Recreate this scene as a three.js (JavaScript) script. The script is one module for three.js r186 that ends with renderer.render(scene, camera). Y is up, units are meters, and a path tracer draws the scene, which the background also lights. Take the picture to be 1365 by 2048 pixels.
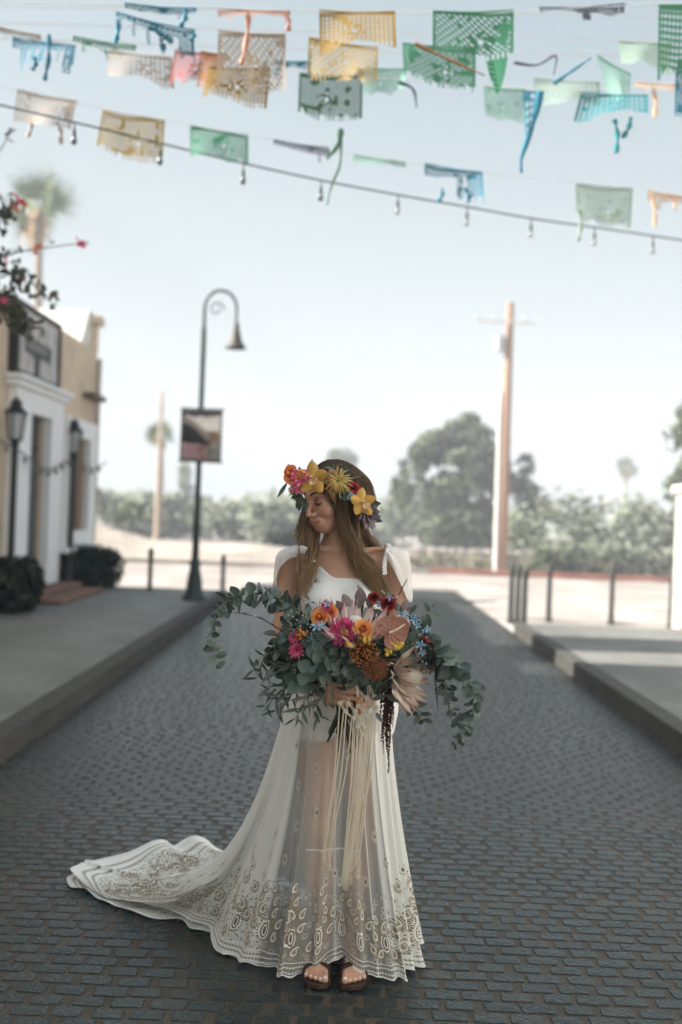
import * as THREE from 'three';
import { mergeGeometries } from 'three/addons/utils/BufferGeometryUtils.js';
import { RoundedBoxGeometry } from 'three/addons/geometries/RoundedBoxGeometry.js';

// ---------------------------------------------------------------- camera, sky, sun, exposure
const scene = new THREE.Scene();
const camera = new THREE.PerspectiveCamera(54.43, 1365 / 2048, 0.05, 900);
camera.position.set(0, 1.53, 0);
camera.rotation.order = 'YXZ';
camera.rotation.set(0, 0.0068, 0.038);
camera.focus = 3.22;
camera.userData.fStop = 1.35;
camera.updateMatrixWorld(true);
const renderer = new THREE.WebGLRenderer({ antialias: true });
renderer.toneMapping = THREE.LinearToneMapping;
renderer.toneMappingExposure = 3.0;
renderer.shadowMap.enabled = true;

const toSun = new THREE.Vector3(-1, 0.66, 0.07).normalize();
{
  const W = 512, H = 256, d = new Float32Array(W * H * 4), v = new THREE.Vector3();
  const low = [0.25, 0.275, 0.285], mid = [0.112, 0.15, 0.176], top = [0.08, 0.115, 0.15];
  for (let j = 0; j < H; j++) for (let i = 0; i < W; i++) {
    const el = ((j + 0.5) / H - 0.5) * Math.PI, az = ((i + 0.5) / W - 0.5) * 2 * Math.PI;
    v.set(Math.cos(el) * Math.cos(az), Math.sin(el), Math.cos(el) * Math.sin(az));
    const e = Math.max(0, el) / (Math.PI / 2);
    const a = THREE.MathUtils.smoothstep(e, 0.02, 0.33), b = THREE.MathUtils.smoothstep(e, 0.3, 1);
    const c = v.dot(toSun), glow = 0.55 * Math.exp((c - 1) * 9) + 0.22 * Math.exp((c - 1) * 2.2);
    for (let k = 0; k < 3; k++) {
      let s = low[k] + (mid[k] - low[k]) * a; s += (top[k] - s) * b;
      s += glow * [1, 0.98, 0.94][k];
      if (el <= 0) s = [0.3, 0.28, 0.26][k];
      d[(j * W + i) * 4 + k] = s;
    }
    d[(j * W + i) * 4 + 3] = 1;
  }
  const t = new THREE.DataTexture(d, W, H, THREE.RGBAFormat, THREE.FloatType);
  t.mapping = THREE.EquirectangularReflectionMapping; t.magFilter = THREE.LinearFilter; t.minFilter = THREE.LinearFilter; t.needsUpdate = true;
  scene.background = t; scene.environment = t;
}
const sun = new THREE.DirectionalLight(new THREE.Color().setRGB(1, 0.955, 0.89), 5);
sun.position.copy(toSun).multiplyScalar(60).add(new THREE.Vector3(0, 0, -14));
sun.target.position.set(0, 0, -14);
sun.castShadow = true; sun.shadow.mapSize.set(4096, 4096);
Object.assign(sun.shadow.camera, { left: -45, right: 45, top: 45, bottom: -45, near: 1, far: 160 });
sun.shadow.radius = 1;
scene.add(sun, sun.target);
scene.fog = new THREE.FogExp2(new THREE.Color().setRGB(0.92, 0.96, 1), 0.0065);

// ---------------------------------------------------------------- helpers
const V = (x, y, z) => new THREE.Vector3(x, y, z);
const { lerp, clamp, smoothstep } = THREE.MathUtils;
function rng(seed) { let s = seed >>> 0; return () => { s = (s + 0x6d2b79f5) >>> 0; let t = Math.imul(s ^ (s >>> 15), 1 | s); t = (t + Math.imul(t ^ (t >>> 7), 61 | t)) ^ t; return ((t ^ (t >>> 14)) >>> 0) / 4294967296; }; }
const FPX = 1991;
// the point at depth D (metres along -z) on the sight line through a photograph pixel: used once to survey where each thing stands
function at(px, py, D) {
  const d = V((px - 682.5) / FPX, -(py - 1024) / FPX, -1).applyQuaternion(camera.quaternion);
  return d.multiplyScalar(D / -d.z).add(camera.position);
}
// the point at height Y on the sight line through a pixel
function gp(px, py, Y = 0) { const q = at(px, py, 1), o = camera.position, k = (Y - o.y) / (q.y - o.y); return q.sub(o).multiplyScalar(k).add(o); }
const taken = {};
function numbered(n) { const k = taken[n] = (taken[n] ?? -1) + 1; return k ? n + '_' + String(k).padStart(3, '0') : n; }
function tag(o, label, category, group, kind) {
  if (label) o.userData.label = label;
  if (category) o.userData.category = category;
  if (group) o.userData.group = group;
  if (kind) o.userData.kind = kind;
  return o;
}
function thing(name, label, category, pos, group) {
  const o = new THREE.Group(); o.name = numbered(name); o.position.copy(pos); scene.add(o);
  return tag(o, label, category, group);
}
function part(name, geo, mat, parent) {
  const m = new THREE.Mesh(Array.isArray(geo) ? merge(geo) : geo, mat);
  m.name = parent === scene ? numbered(name) : name + ((parent.userData['n_' + name] = (parent.userData['n_' + name] ?? -1) + 1) ? '_' + String(parent.userData['n_' + name]).padStart(3, '0') : '');
  m.castShadow = m.receiveShadow = true; parent.add(m); return m;
}
function pgroup(name, parent) { const g = new THREE.Group(); g.name = name + ((parent.userData['n_' + name] = (parent.userData['n_' + name] ?? -1) + 1) ? '_' + String(parent.userData['n_' + name]).padStart(3, '0') : ''); parent.add(g); return g; }
function setting(name, geo, mat) { return tag(part(name, geo, mat, scene), null, null, null, 'structure'); }
function merge(list) {
  const flat = list.map((g) => { const h = g.index ? g.toNonIndexed() : g.clone(); for (const k of Object.keys(h.attributes)) if (!['position', 'normal', 'uv', 'color'].includes(k)) h.deleteAttribute(k); return h; });
  const col = flat.some((g) => g.attributes.color);
  for (const g of flat) {
    if (!g.attributes.uv) g.setAttribute('uv', new THREE.BufferAttribute(new Float32Array(g.attributes.position.count * 2), 2));
    if (col && !g.attributes.color) g.setAttribute('color', new THREE.BufferAttribute(new Float32Array(g.attributes.position.count * 3).fill(1), 3));
  }
  return mergeGeometries(flat, false);
}
function tint(g, c) { const n = g.attributes.position.count, a = new Float32Array(n * 3); for (let i = 0; i < n; i++) a.set(c, i * 3); g.setAttribute('color', new THREE.BufferAttribute(a, 3)); return g; }
function moved(g, p, q, s) { const m = new THREE.Matrix4().compose(p, q ?? new THREE.Quaternion(), s ?? V(1, 1, 1)); return g.clone().applyMatrix4(m); }
function box(x0, x1, y0, y1, z0, z1, r) {
  const a = Math.abs(x1 - x0), b = Math.abs(y1 - y0), c = Math.abs(z1 - z0);
  const g = r ? new RoundedBoxGeometry(a, b, c, 2, r) : new THREE.BoxGeometry(a, b, c);
  g.translate((x0 + x1) / 2, (y0 + y1) / 2, (z0 + z1) / 2);
  const p = g.attributes.position, n = g.attributes.normal, uv = g.attributes.uv;
  for (let i = 0; i < p.count; i++) {
    const nx = Math.abs(n.getX(i)), ny = Math.abs(n.getY(i)), nz = Math.abs(n.getZ(i));
    if (ny >= nx && ny >= nz) uv.setXY(i, p.getX(i), p.getZ(i)); else if (nx >= nz) uv.setXY(i, p.getZ(i), p.getY(i)); else uv.setXY(i, p.getX(i), p.getY(i));
  }
  return g;
}
function sheet(x0, x1, z0, z1, y, nx = 1, nz = 1) {
  const g = new THREE.PlaneGeometry(x1 - x0, z1 - z0, nx, nz); g.rotateX(-Math.PI / 2); g.translate((x0 + x1) / 2, y, (z0 + z1) / 2);
  const p = g.attributes.position, uv = g.attributes.uv; for (let i = 0; i < p.count; i++) uv.setXY(i, p.getX(i), p.getZ(i)); return g;
}
const curve = (pts, closed = false) => new THREE.CatmullRomCurve3(pts, closed, 'centripetal');
// a tube along points whose radius varies
function tube(pts, r0, r1, seg = 12, sides = 6) {
  const c = pts.getPointAt ? pts : pts.length > 2 ? curve(pts) : new THREE.LineCurve3(pts[0], pts[1]);
  const f = typeof r0 === 'function' ? r0 : (t) => lerp(r0, r1 ?? r0, t);
  const g = new THREE.TubeGeometry(c, seg, 1, sides, false), p = g.attributes.position, q = V(0, 0, 0), k = V(0, 0, 0);
  for (let i = 0; i <= seg; i++) { c.getPointAt(i / seg, q); const r = f(i / seg); for (let j = 0; j <= sides; j++) { const n = i * (sides + 1) + j; k.fromBufferAttribute(p, n).sub(q).normalize().multiplyScalar(r).add(q); p.setXYZ(n, k.x, k.y, k.z); } }
  return g;
}
function blob(p, rx, ry, rz, q, det = 2) { return moved(new THREE.IcosahedronGeometry(1, det), p, q, V(rx, ry ?? rx, rz ?? rx)); }
function surf(nu, nv, f, uvf) {  // parametric sheet, f(u, v) -> Vector3
  const pos = [], uv = [], idx = [];
  for (let j = 0; j <= nv; j++) for (let i = 0; i <= nu; i++) { const u = i / nu, v = j / nv, p = f(u, v); pos.push(p.x, p.y, p.z); const t = uvf ? uvf(u, v) : [u, v]; uv.push(t[0], t[1]); }
  for (let j = 0; j < nv; j++) for (let i = 0; i < nu; i++) { const a = j * (nu + 1) + i, b = a + 1, c = a + nu + 1, d = c + 1; idx.push(a, c, b, b, c, d); }
  const g = new THREE.BufferGeometry(); g.setAttribute('position', new THREE.Float32BufferAttribute(pos, 3)); g.setAttribute('uv', new THREE.Float32BufferAttribute(uv, 2)); g.setIndex(idx); g.computeVertexNormals(); return g;
}
const quatTo = (dir, roll = 0) => { const q = new THREE.Quaternion().setFromUnitVectors(V(0, 1, 0), dir.clone().normalize()); return q.multiply(new THREE.Quaternion().setFromAxisAngle(V(0, 1, 0), roll)); };
// value noise
function hash3(i, j, k) { let h = Math.imul(i, 374761393) ^ Math.imul(j, 668265263) ^ Math.imul(k, 2147483647 - 1274126177); h = Math.imul(h ^ (h >>> 13), 1274126177); return ((h ^ (h >>> 16)) >>> 0) / 4294967296; }
function noise2(x, y, per = 0, seed = 0) {
  const i = Math.floor(x), j = Math.floor(y), u = x - i, v = y - j, w = (a) => per ? ((a % per) + per) % per : a, su = u * u * (3 - 2 * u), sv = v * v * (3 - 2 * v);
  const h = (a, b) => hash3(w(a), w(b), seed);
  return lerp(lerp(h(i, j), h(i + 1, j), su), lerp(h(i, j + 1), h(i + 1, j + 1), su), sv);
}
function fbm(x, y, per, oct, seed) { let s = 0, a = 0.5, t = 0; for (let o = 0; o < oct; o++) { s += a * noise2(x, y, per, seed + o); t += a; a *= 0.55; x *= 2; y *= 2; per *= 2; } return s / t; }
// tileable noise texture; f(u, v) -> [r, g, b] in sRGB 0..1
function tex(n, f, srgb, rx = 1, ry = rx) {
  const d = new Uint8Array(n * n * 4);
  for (let j = 0; j < n; j++) for (let i = 0; i < n; i++) { const c = f(i / n, j / n), o = (j * n + i) * 4; for (let k = 0; k < 3; k++) d[o + k] = clamp((c.length ? c[k] : c) * 255, 0, 255); d[o + 3] = 255; }
  const t = new THREE.DataTexture(d, n, n); t.wrapS = t.wrapT = THREE.RepeatWrapping; t.magFilter = THREE.LinearFilter; t.minFilter = THREE.LinearMipmapLinearFilter; t.generateMipmaps = true; t.repeat.set(rx, ry);
  if (srgb) t.colorSpace = THREE.SRGBColorSpace; t.needsUpdate = true; return t;
}
function rep(t, x, y = x) { const c = t.clone(); c.repeat.set(x, y); c.needsUpdate = true; return c; }
const lin = (r, g, b) => new THREE.Color().setRGB(r, g, b);
const std = (c, o = {}) => new THREE.MeshStandardMaterial({ color: Array.isArray(c) ? lin(...c) : new THREE.Color(c), roughness: 0.8, side: THREE.DoubleSide, ...o });
const phys = (c, o = {}) => new THREE.MeshPhysicalMaterial({ color: Array.isArray(c) ? lin(...c) : new THREE.Color(c), roughness: 0.8, side: THREE.DoubleSide, ...o });
const grainT = tex(256, (u, v) => { const a = fbm(u * 8, v * 8, 8, 5, 3), b = fbm(u * 64, v * 64, 64, 2, 9); return 0.93 + 0.34 * (0.55 * a + 0.45 * b - 0.5); }, true);
const bumpT = tex(256, (u, v) => fbm(u * 16, v * 16, 16, 5, 21), false);
const fineT = tex(256, (u, v) => fbm(u * 64, v * 64, 64, 3, 33), false);
const patchT = tex(512, (u, v) => { const a = fbm(u * 5, v * 5, 5, 6, 41), b = fbm(u * 90, v * 90, 90, 2, 44); const s = 0.92 + 0.5 * (a - 0.5) + 0.14 * (b - 0.5); return [s, s * 0.99, s * 0.97]; }, true);
const roughT = tex(256, (u, v) => { const s = 0.78 + 0.5 * (fbm(u * 10, v * 10, 10, 5, 71) - 0.5); return s; }, false);
// surface nets: the zero level of f on a grid given by its coordinates along each axis
function nets(f, xs, ys, zs) {
  const nx = xs.length, ny = ys.length, nz = zs.length, val = new Float32Array(nx * ny * nz), id = new Int32Array(nx * ny * nz).fill(-1);
  for (let k = 0, n = 0; k < nz; k++) for (let j = 0; j < ny; j++) for (let i = 0; i < nx; i++, n++) val[n] = f(xs[i], ys[j], zs[k]);
  const pos = [], idx = [], I = (i, j, k) => (k * ny + j) * nx + i;
  const E = []; for (let a = 0; a < 8; a++) for (const b of [1, 2, 4]) if (!(a & b)) E.push([a, a | b]);
  for (let k = 0; k < nz - 1; k++) for (let j = 0; j < ny - 1; j++) for (let i = 0; i < nx - 1; i++) {
    let m = 0; const c = []; for (let a = 0; a < 8; a++) { const v = val[I(i + (a & 1), j + ((a >> 1) & 1), k + (a >> 2))]; c.push(v); if (v < 0) m |= 1 << a; }
    if (m === 0 || m === 255) continue;
    let x = 0, y = 0, z = 0, n = 0;
    for (const [a, b] of E) if ((c[a] < 0) !== (c[b] < 0)) { const t = c[a] / (c[a] - c[b]); x += lerp(xs[i + (a & 1)], xs[i + (b & 1)], t); y += lerp(ys[j + ((a >> 1) & 1)], ys[j + ((b >> 1) & 1)], t); z += lerp(zs[k + (a >> 2)], zs[k + (b >> 2)], t); n++; }
    id[I(i, j, k)] = pos.length / 3; pos.push(x / n, y / n, z / n);
  }
  const quad = (a, b, c, d, flip) => { if (a < 0 || b < 0 || c < 0 || d < 0) return; flip ? idx.push(a, b, c, a, c, d) : idx.push(a, c, b, a, d, c); };
  for (let k = 1; k < nz - 1; k++) for (let j = 1; j < ny - 1; j++) for (let i = 1; i < nx - 1; i++) {
    const s = val[I(i, j, k)] < 0;
    if (s !== val[I(i + 1, j, k)] < 0) quad(id[I(i, j - 1, k - 1)], id[I(i, j, k - 1)], id[I(i, j, k)], id[I(i, j - 1, k)], s);
    if (s !== val[I(i, j + 1, k)] < 0) quad(id[I(i - 1, j, k - 1)], id[I(i - 1, j, k)], id[I(i, j, k)], id[I(i, j, k - 1)], s);
    if (s !== val[I(i, j, k + 1)] < 0) quad(id[I(i - 1, j - 1, k)], id[I(i, j - 1, k)], id[I(i, j, k)], id[I(i - 1, j, k)], s);
  }
  const g = new THREE.BufferGeometry(); g.setAttribute('position', new THREE.Float32BufferAttribute(pos, 3)); g.setIndex(idx); g.computeVertexNormals(); return g;
}
const span = (a, b, h) => { const n = Math.ceil((b - a) / h), r = []; for (let i = 0; i <= n; i++) r.push(a + (b - a) * i / n); return r; };
const smin = (a, b, k) => { const h = Math.max(k - Math.abs(a - b), 0) / k; return Math.min(a, b) - h * h * k * 0.25; };
const smax = (a, b, k) => -smin(-a, -b, k);
function sdCone(x, y, z, a, b, ra, rb) {  // capsule with two radii
  const bx = b[0] - a[0], by = b[1] - a[1], bz = b[2] - a[2], px = x - a[0], py = y - a[1], pz = z - a[2];
  const t = clamp((px * bx + py * by + pz * bz) / (bx * bx + by * by + bz * bz), 0, 1);
  return Math.hypot(px - bx * t, py - by * t, pz - bz * t) - (ra + (rb - ra) * t);
}
function sdEll(x, y, z, c, r) { const px = (x - c[0]) / r[0], py = (y - c[1]) / r[1], pz = (z - c[2]) / r[2], k0 = Math.hypot(px, py, pz), k1 = Math.hypot(px / r[0], py / r[1], pz / r[2]); return k1 < 1e-6 ? -Math.min(...r) : k0 * (k0 - 1) / k1; }
// ---------------------------------------------------------------- ground, road, pavements
const KL = -1.95, KR = 2.27, WALL = -4.6;
const dirtM = std([0.38, 0.345, 0.32], { map: rep(patchT, 0.13), bumpMap: rep(bumpT, 0.8), bumpScale: 0.02, roughness: 0.95 });
setting('ground', sheet(-130, 130, -150, 30, -0.012), dirtM);
const mortarM = std([0.075, 0.064, 0.05], { map: rep(patchT, 0.9), bumpMap: rep(fineT, 5), bumpScale: 0.004, roughness: 0.62 });
const road = setting('road', sheet(KL, KR, -20.5, 9, 0), mortarM);
const asphaltM = std([0.46, 0.41, 0.385], { map: rep(patchT, 0.21), bumpMap: rep(fineT, 3), bumpScale: 0.004, roughness: 0.9 });
setting('cross_road', sheet(-90, 90, -26.2, -20.5, -0.004), asphaltM);
// stamped bricks: the nearest are parts, those beyond one piece of stuff
{
  const R = rng(5);
  const outline = (L, W, seed, n) => { const r = rng(seed), pts = [], c = 0.0065, j = () => (r() - 0.5) * 0.006;
    for (const [sx, sz, a0] of [[1, 1, 0], [-1, 1, 1], [-1, -1, 2], [1, -1, 3]]) { const cc = c * (0.6 + r() * 0.8), jx = j(), jz = j(); for (const t of n > 10 ? [0, 0.5, 1] : [0, 1]) { const a = (a0 + t) * Math.PI / 2; pts.push([sx * (L / 2 - cc) + Math.cos(a) * cc + jx, sz * (W / 2 - cc) + Math.sin(a) * cc + jz]); }
      if (n > 10 && a0 % 2 === 0) pts.push([(r() - 0.5) * 0.03, sz * W / 2 + j() * 0.9]); }
    return pts; };
  const brickGeo = (seed, n0) => {
    const o = outline(0.1, 0.056, seed, n0), n = o.length, r = rng(seed + 77), pos = [], uv = [];
    const rings = [[1, 0], [0.985, 0.0015], [0.95, 0.0023]].map(([s, y]) => o.map(([x, z]) => [x * s - (1 - s) * 0.0 * x, y, z * s]));
    const tl = (r() - 0.5) * 0.006, tw = (r() - 0.5) * 0.006; rings[2].forEach((p) => { p[1] += p[0] * tl + p[2] * tw + (r() - 0.5) * 0.0006; });
    const put = (p) => { pos.push(...p); uv.push(p[0] + seed * 0.37, p[2] + seed * 0.21); };
    for (let i = 0; i < n; i++) { const j = (i + 1) % n; for (let k = 0; k < 2; k++) { for (const p of [rings[k][i], rings[k + 1][i], rings[k][j], rings[k][j], rings[k + 1][i], rings[k + 1][j]]) put(p); } for (const p of [rings[2][i], [0, 0.0024, 0], rings[2][j]]) put(p); }
    const g = new THREE.BufferGeometry(); g.setAttribute('position', new THREE.Float32BufferAttribute(pos, 3)); g.setAttribute('uv', new THREE.Float32BufferAttribute(uv, 2)); g.computeVertexNormals(); return g;
  };
  const geos = [1, 2, 3, 4, 5, 6, 7, 8].map((s) => brickGeo(s * 13, 16)), far = [1, 2, 3, 4].map((s) => brickGeo(s * 31, 10));
  const tones = [[0.015, 0.0275, 0.028], [0.02, 0.034, 0.034], [0.011, 0.0225, 0.0235], [0.026, 0.037, 0.036], [0.017, 0.028, 0.027], [0.034, 0.039, 0.035]];
  const bo = (rough) => ({ map: rep(grainT, 4), bumpMap: rep(bumpT, 6), bumpScale: 0.004, roughness: rough, roughnessMap: rep(roughT, 3) });
  const mats = tones.map((t, i) => std(t, bo(0.33 + 0.015 * i))), farM = std([1, 1, 1], { ...bo(0.34), vertexColors: true });
  const all = [], px = 0.1225, pz = 0.068, q = V(0, 0, 0);
  let row = 0;
  for (let z = -2.3; z > -20.3; z -= pz, row++) {
    const off = (row % 2) * px * 0.5 + (R() - 0.5) * 0.045;
    for (let x = KL + 0.05 + off; x < KR - 0.05; x += px) {
      const j = [x + (R() - 0.5) * 0.014, z + (R() - 0.5) * 0.005], s = 0.86 + R() * 0.24, t = Math.floor(R() * 6), v = Math.floor(R() * 8), a = (R() - 0.5) * 0.05;
      q.set(j[0], 0, j[1]).project(camera);
      if (Math.abs(q.x) < 1.05 && q.y > -1.1) all.push({ x: j[0], z: j[1], s, t, v, a, near: q.y });
      else if (z > -3.2) continue; else if (Math.abs(q.x) < 1.4) all.push({ x: j[0], z: j[1], s, t, v, a, near: 9 });
    }
  }
  all.sort((a, b) => a.near - b.near);
  const stuff = [];
  all.forEach((b, n) => {
    if (n < 300) { const m = part('brick', geos[b.v], mats[b.t], road); m.position.set(b.x, 0.001, b.z); m.rotation.y = b.a; m.scale.set(b.s, 1, 1); } else {
      const g = (n < 1300 ? geos[b.v] : far[b.v % 4]).clone(); g.scale(b.s, 1, 1); g.rotateY(b.a); g.translate(b.x, 0.001, b.z); stuff.push(tint(g, tones[b.t]));
    }
  });
  tag(part('brick_paving', stuff, farM, road), null, null, null, 'stuff');
}
const concM = std([0.23, 0.232, 0.222], { map: rep(patchT, 0.3), bumpMap: rep(fineT, 2), bumpScale: 0.003, roughness: 0.72 });
const kerbM = std([0.075, 0.072, 0.066], { map: rep(patchT, 0.5, 1.7), bumpMap: rep(bumpT, 1.2), bumpScale: 0.012, roughness: 0.85 });
{
  setting('pavement_left', box(WALL - 0.3, KL - 0.16, -0.2, 0.145, -16.7, 9), concM);
  setting('kerb_left', box(KL - 0.157, KL, -0.2, 0.148, -16.7, 9, 0.018), kerbM);
  setting('pavement_right', box(KR + 0.16, 5.3, -0.2, 0.145, -13.3, 9), concM);
  const kr = setting('kerb_right', box(KR, KR + 0.157, -0.2, 0.148, -13.3, 9, 0.018), kerbM);
  setting('plaza', sheet(KR + 0.01, 40, -20.5, -13.31, 0.006), std([0.5, 0.45, 0.42], { map: rep(patchT, 0.25), bumpMap: rep(fineT, 2), bumpScale: 0.004, roughness: 0.9 }));
  setting('forecourt', sheet(-40, KL - 0.01, -20.5, -16.71, 0.006), std([0.5, 0.45, 0.42], { map: rep(patchT, 0.2), roughness: 0.92 }));
  // red painted kerb along the far side of the cross road
  setting('red_kerb', box(2.2, 60, -0.1, 0.13, -26.5, -26.22, 0.02), std([0.42, 0.17, 0.13], { map: rep(patchT, 0.4), roughness: 0.8 }));
  setting('far_kerb', box(-60, 2.19, -0.1, 0.12, -26.5, -26.22, 0.02), std([0.4, 0.36, 0.33], { map: rep(patchT, 0.4), roughness: 0.85 }));
}
// ---------------------------------------------------------------- hills far off and the dirt mound
{
  const hills = surf(120, 20, (u, v) => { const x = lerp(-110, 110, u), z = -85 - v * 50; const h = (1.8 + 2.6 * noise2(u * 9, 3.1, 0, 8) + 1.6 * noise2(u * 26, 1.2, 0, 5)) * Math.sin(Math.min(1, v * 1.6) * Math.PI * 0.5) - 0.5; return V(x, h, z); }, (u, v) => [u * 60, v * 20]);
  setting('hills', hills, std([0.34, 0.37, 0.3], { map: rep(patchT, 1), roughness: 1 }));
  const R = rng(3);
  const md = surf(60, 16, (u, v) => { const x = lerp(-17, -1.4, u), z = -27.2 - v * 7; const b = Math.sin(v * Math.PI) * (0.35 + 0.75 * Math.pow(Math.sin(clamp((u - 0.1) / 0.62, 0, 1) * Math.PI), 1.4)); return V(x, b * (0.85 + 0.5 * noise2(u * 12, v * 6, 0, 4)) - 0.02, z); }, (u, v) => [u * 15, v * 6]);
  setting('dirt_mound', md, std([0.52, 0.45, 0.4], { map: rep(patchT, 0.2), bumpMap: rep(bumpT, 0.6), bumpScale: 0.05, roughness: 1 }));
}
// ---------------------------------------------------------------- the cream building on the left
const creamM = std([0.78, 0.62, 0.46], { map: rep(grainT, 0.5), bumpMap: rep(fineT, 3), bumpScale: 0.003, roughness: 0.9 });
const whiteM = std([0.88, 0.89, 0.9], { bumpMap: rep(fineT, 3), bumpScale: 0.002, roughness: 0.75 });
const brownM = std([0.16, 0.1, 0.07], { map: rep(grainT, 2, 0.3), roughness: 0.6 });
const blackM = std([0.018, 0.02, 0.02], { roughness: 0.5, metalness: 0.3 });
const glassM = phys([0.04, 0.05, 0.055], { roughness: 0.08, metalness: 0 });
{
  const b = thing('cream_building', 'cream plastered building with white door surround and framed window at the pavement edge', 'building', V(WALL, 0.14, -14.5));
  const B = (g) => g.translate(-WALL, -0.14, 14.5);
  const sub = (n, g, m, par = b) => part(n, Array.isArray(g) ? g.map(B) : B(g), m, par);
  // street wall with real openings for door and window
  const w0 = WALL - 0.35, w1 = WALL, TOP = 4.23, END = -17.85;
  sub('wall', [box(w0, w1, 0.1, TOP, -13.9, -9.25), box(w0, w1, 2.75, TOP, -14.85, -13.9), box(w0, w1, 0.1, TOP, -16.1, -14.85), box(w0, w1, 0.1, 1.05, -17.2, -16.1), box(w0, w1, 2.6, TOP, -17.2, -16.1), box(w0, w1, 0.1, TOP, END, -17.2)], creamM);
  sub('end_wall', box(-13, w0, 0.1, TOP, END, END + 0.35), creamM); sub('end_wall', box(-13, w0, 0.1, TOP, -9.6, -9.25), creamM);
  sub('back_wall', box(-13.35, -13, 0.1, TOP, END, -9.25), creamM);
  sub('roof', box(-13, w0, 3.7, 3.95, END + 0.35, -9.6), std([0.5, 0.46, 0.42], { roughness: 0.9, map: rep(patchT, 0.3) }));
  // raised end of the parapet: a stepped pier and a white gable facing the roof, its slope shaped to catch the sun
  sub('parapet_pier', [box(w0 - 0.02, w1 + 0.02, TOP + 0.002, 4.68, END - 0.02, END + 0.2, 0.03), box(w0 - 0.06, w1 + 0.1, 4.682, 4.85, END - 0.08, END + 0.27, 0.03), box(w0, w1, TOP + 0.002, 4.4, END + 0.203, END + 0.38, 0.03)], creamM);
  {
    const s = new THREE.Shape(); s.moveTo(0, 0); s.lineTo(0.7, 0); s.lineTo(0.22, 0.66); s.lineTo(0, 0.66); s.closePath();
    const e = new THREE.ExtrudeGeometry(s, { depth: 7.9, bevelEnabled: false }); e.rotateY(-Math.PI / 2); e.translate(w1 - 0.06, TOP + 0.004, END + 0.215);
    sub('gable', e, std([0.83, 0.82, 0.8], { map: rep(patchT, 0.2), roughness: 0.8 }));
  }
  sub('added_shade_block', box(-8.2, w1 - 0.001, TOP + 0.002, 6.1, -11.35, -10.15), creamM);  // added out of view to throw a band of shade across the street
  for (const [y, z, L] of [[3.32, -17.35, 0.8], [3.93, -12.75, 0.6]]) sub('ledge', box(w1, w1 + 0.22, y, y + 0.09, z - L / 2, z + L / 2, 0.015), std([0.13, 0.1, 0.08]));
  const door = pgroup('doorway', b);
  sub('surround', [box(w1 + 0.001, w1 + 0.14, 0.1, 3.05, -15.45, -14.85, 0.015), box(w1 + 0.001, w1 + 0.14, 0.1, 3.05, -13.9, -13.25, 0.015), box(w1 + 0.001, w1 + 0.139, 2.75, 3.05, -14.847, -13.903), box(w1 + 0.002, w1 + 0.2, 3.052, 3.14, -15.52, -13.15, 0.02), box(w1 + 0.002, w1 + 0.26, 3.142, 3.21, -15.58, -13.1, 0.02)], whiteM, door);
  for (const [za, zb] of [[-14.83, -14.39], [-14.36, -13.92]]) { sub('leaf', box(w1 - 0.11, w1 - 0.05, 0.12, 2.35, za, zb, 0.01), std([0.045, 0.035, 0.03], { roughness: 0.6 }), door); sub('pane', box(w1 - 0.048, w1 - 0.04, 0.5, 2.2, za + 0.09, zb - 0.09), glassM, door); }
  sub('transom', box(w1 - 0.11, w1 - 0.06, 2.36, 2.75, -14.84, -13.91), glassM, door);
  const win = pgroup('window', b);
  sub('surround', [box(w1 + 0.001, w1 + 0.12, 0.8, 2.9, -17.6, -17.2, 0.015), box(w1 + 0.001, w1 + 0.12, 0.8, 2.9, -16.1, -15.7, 0.015), box(w1 + 0.001, w1 + 0.119, 2.6, 2.9, -17.197, -16.103), box(w1 + 0.001, w1 + 0.119, 0.8, 1.05, -17.197, -16.103), box(w1 + 0.002, w1 + 0.2, 0.71, 0.798, -17.66, -15.64, 0.015)], whiteM, win);
  const shM = std([0.2, 0.12, 0.085], { roughness: 0.6, map: rep(grainT, 1, 0.3) }), slM = std([0.17, 0.1, 0.07], { roughness: 0.6 });
  for (const [za, zb] of [[-17.19, -16.66], [-16.64, -16.11]]) { sub('shutter', box(w1 - 0.12, w1 - 0.07, 1.05, 2.6, za, zb, 0.01), shM, win); for (let i = 0; i < 12; i++) sub('slat', box(w1 - 0.075, w1 - 0.045, 1.12 + i * 0.12, 1.185 + i * 0.12, za + 0.04, zb - 0.04), slM, win); }
  sub('plinth', box(w1 + 0.003, w1 + 0.06, 0.1, 0.55, -13.24, -9.3, 0.01), std([0.28, 0.13, 0.09]));
  sub('downpipe', tube([V(w1 + 0.06, 4.1, END + 0.06), V(w1 + 0.06, 0.2, END + 0.06)], 0.04, 0.04, 6, 8), std([0.4, 0.33, 0.25]));
  // terracotta step in front of the door
  const st = part('door_step', [box(WALL + 0.145, WALL + 0.5, 0.146, 0.29, -15.5, -13.2, 0.02), box(WALL + 0.505, WALL + 0.85, 0.146, 0.215, -15.5, -13.2, 0.02)], std([0.24, 0.125, 0.09], { map: rep(patchT, 0.5), roughness: 0.8 }), scene);
  tag(st, 'terracotta coloured low step in front of the white doorway', 'step');
  // the picture sign on the wall
  const c = document.createElement('canvas'); c.width = 512; c.height = 256; const x = c.getContext('2d');
  x.fillStyle = '#b9b8b6'; x.fillRect(0, 0, 512, 256); const r = rng(77);
  for (let i = 0; i < 60; i++) { x.fillStyle = ['#c9c7c6', '#a3a09d', '#c3b0ac', '#8d8a86'][i % 4]; x.globalAlpha = 0.5; x.beginPath(); x.ellipse(r() * 512, r() * 256, 20 + r() * 50, 10 + r() * 30, r() * 3, 0, 7); x.fill(); }
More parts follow.
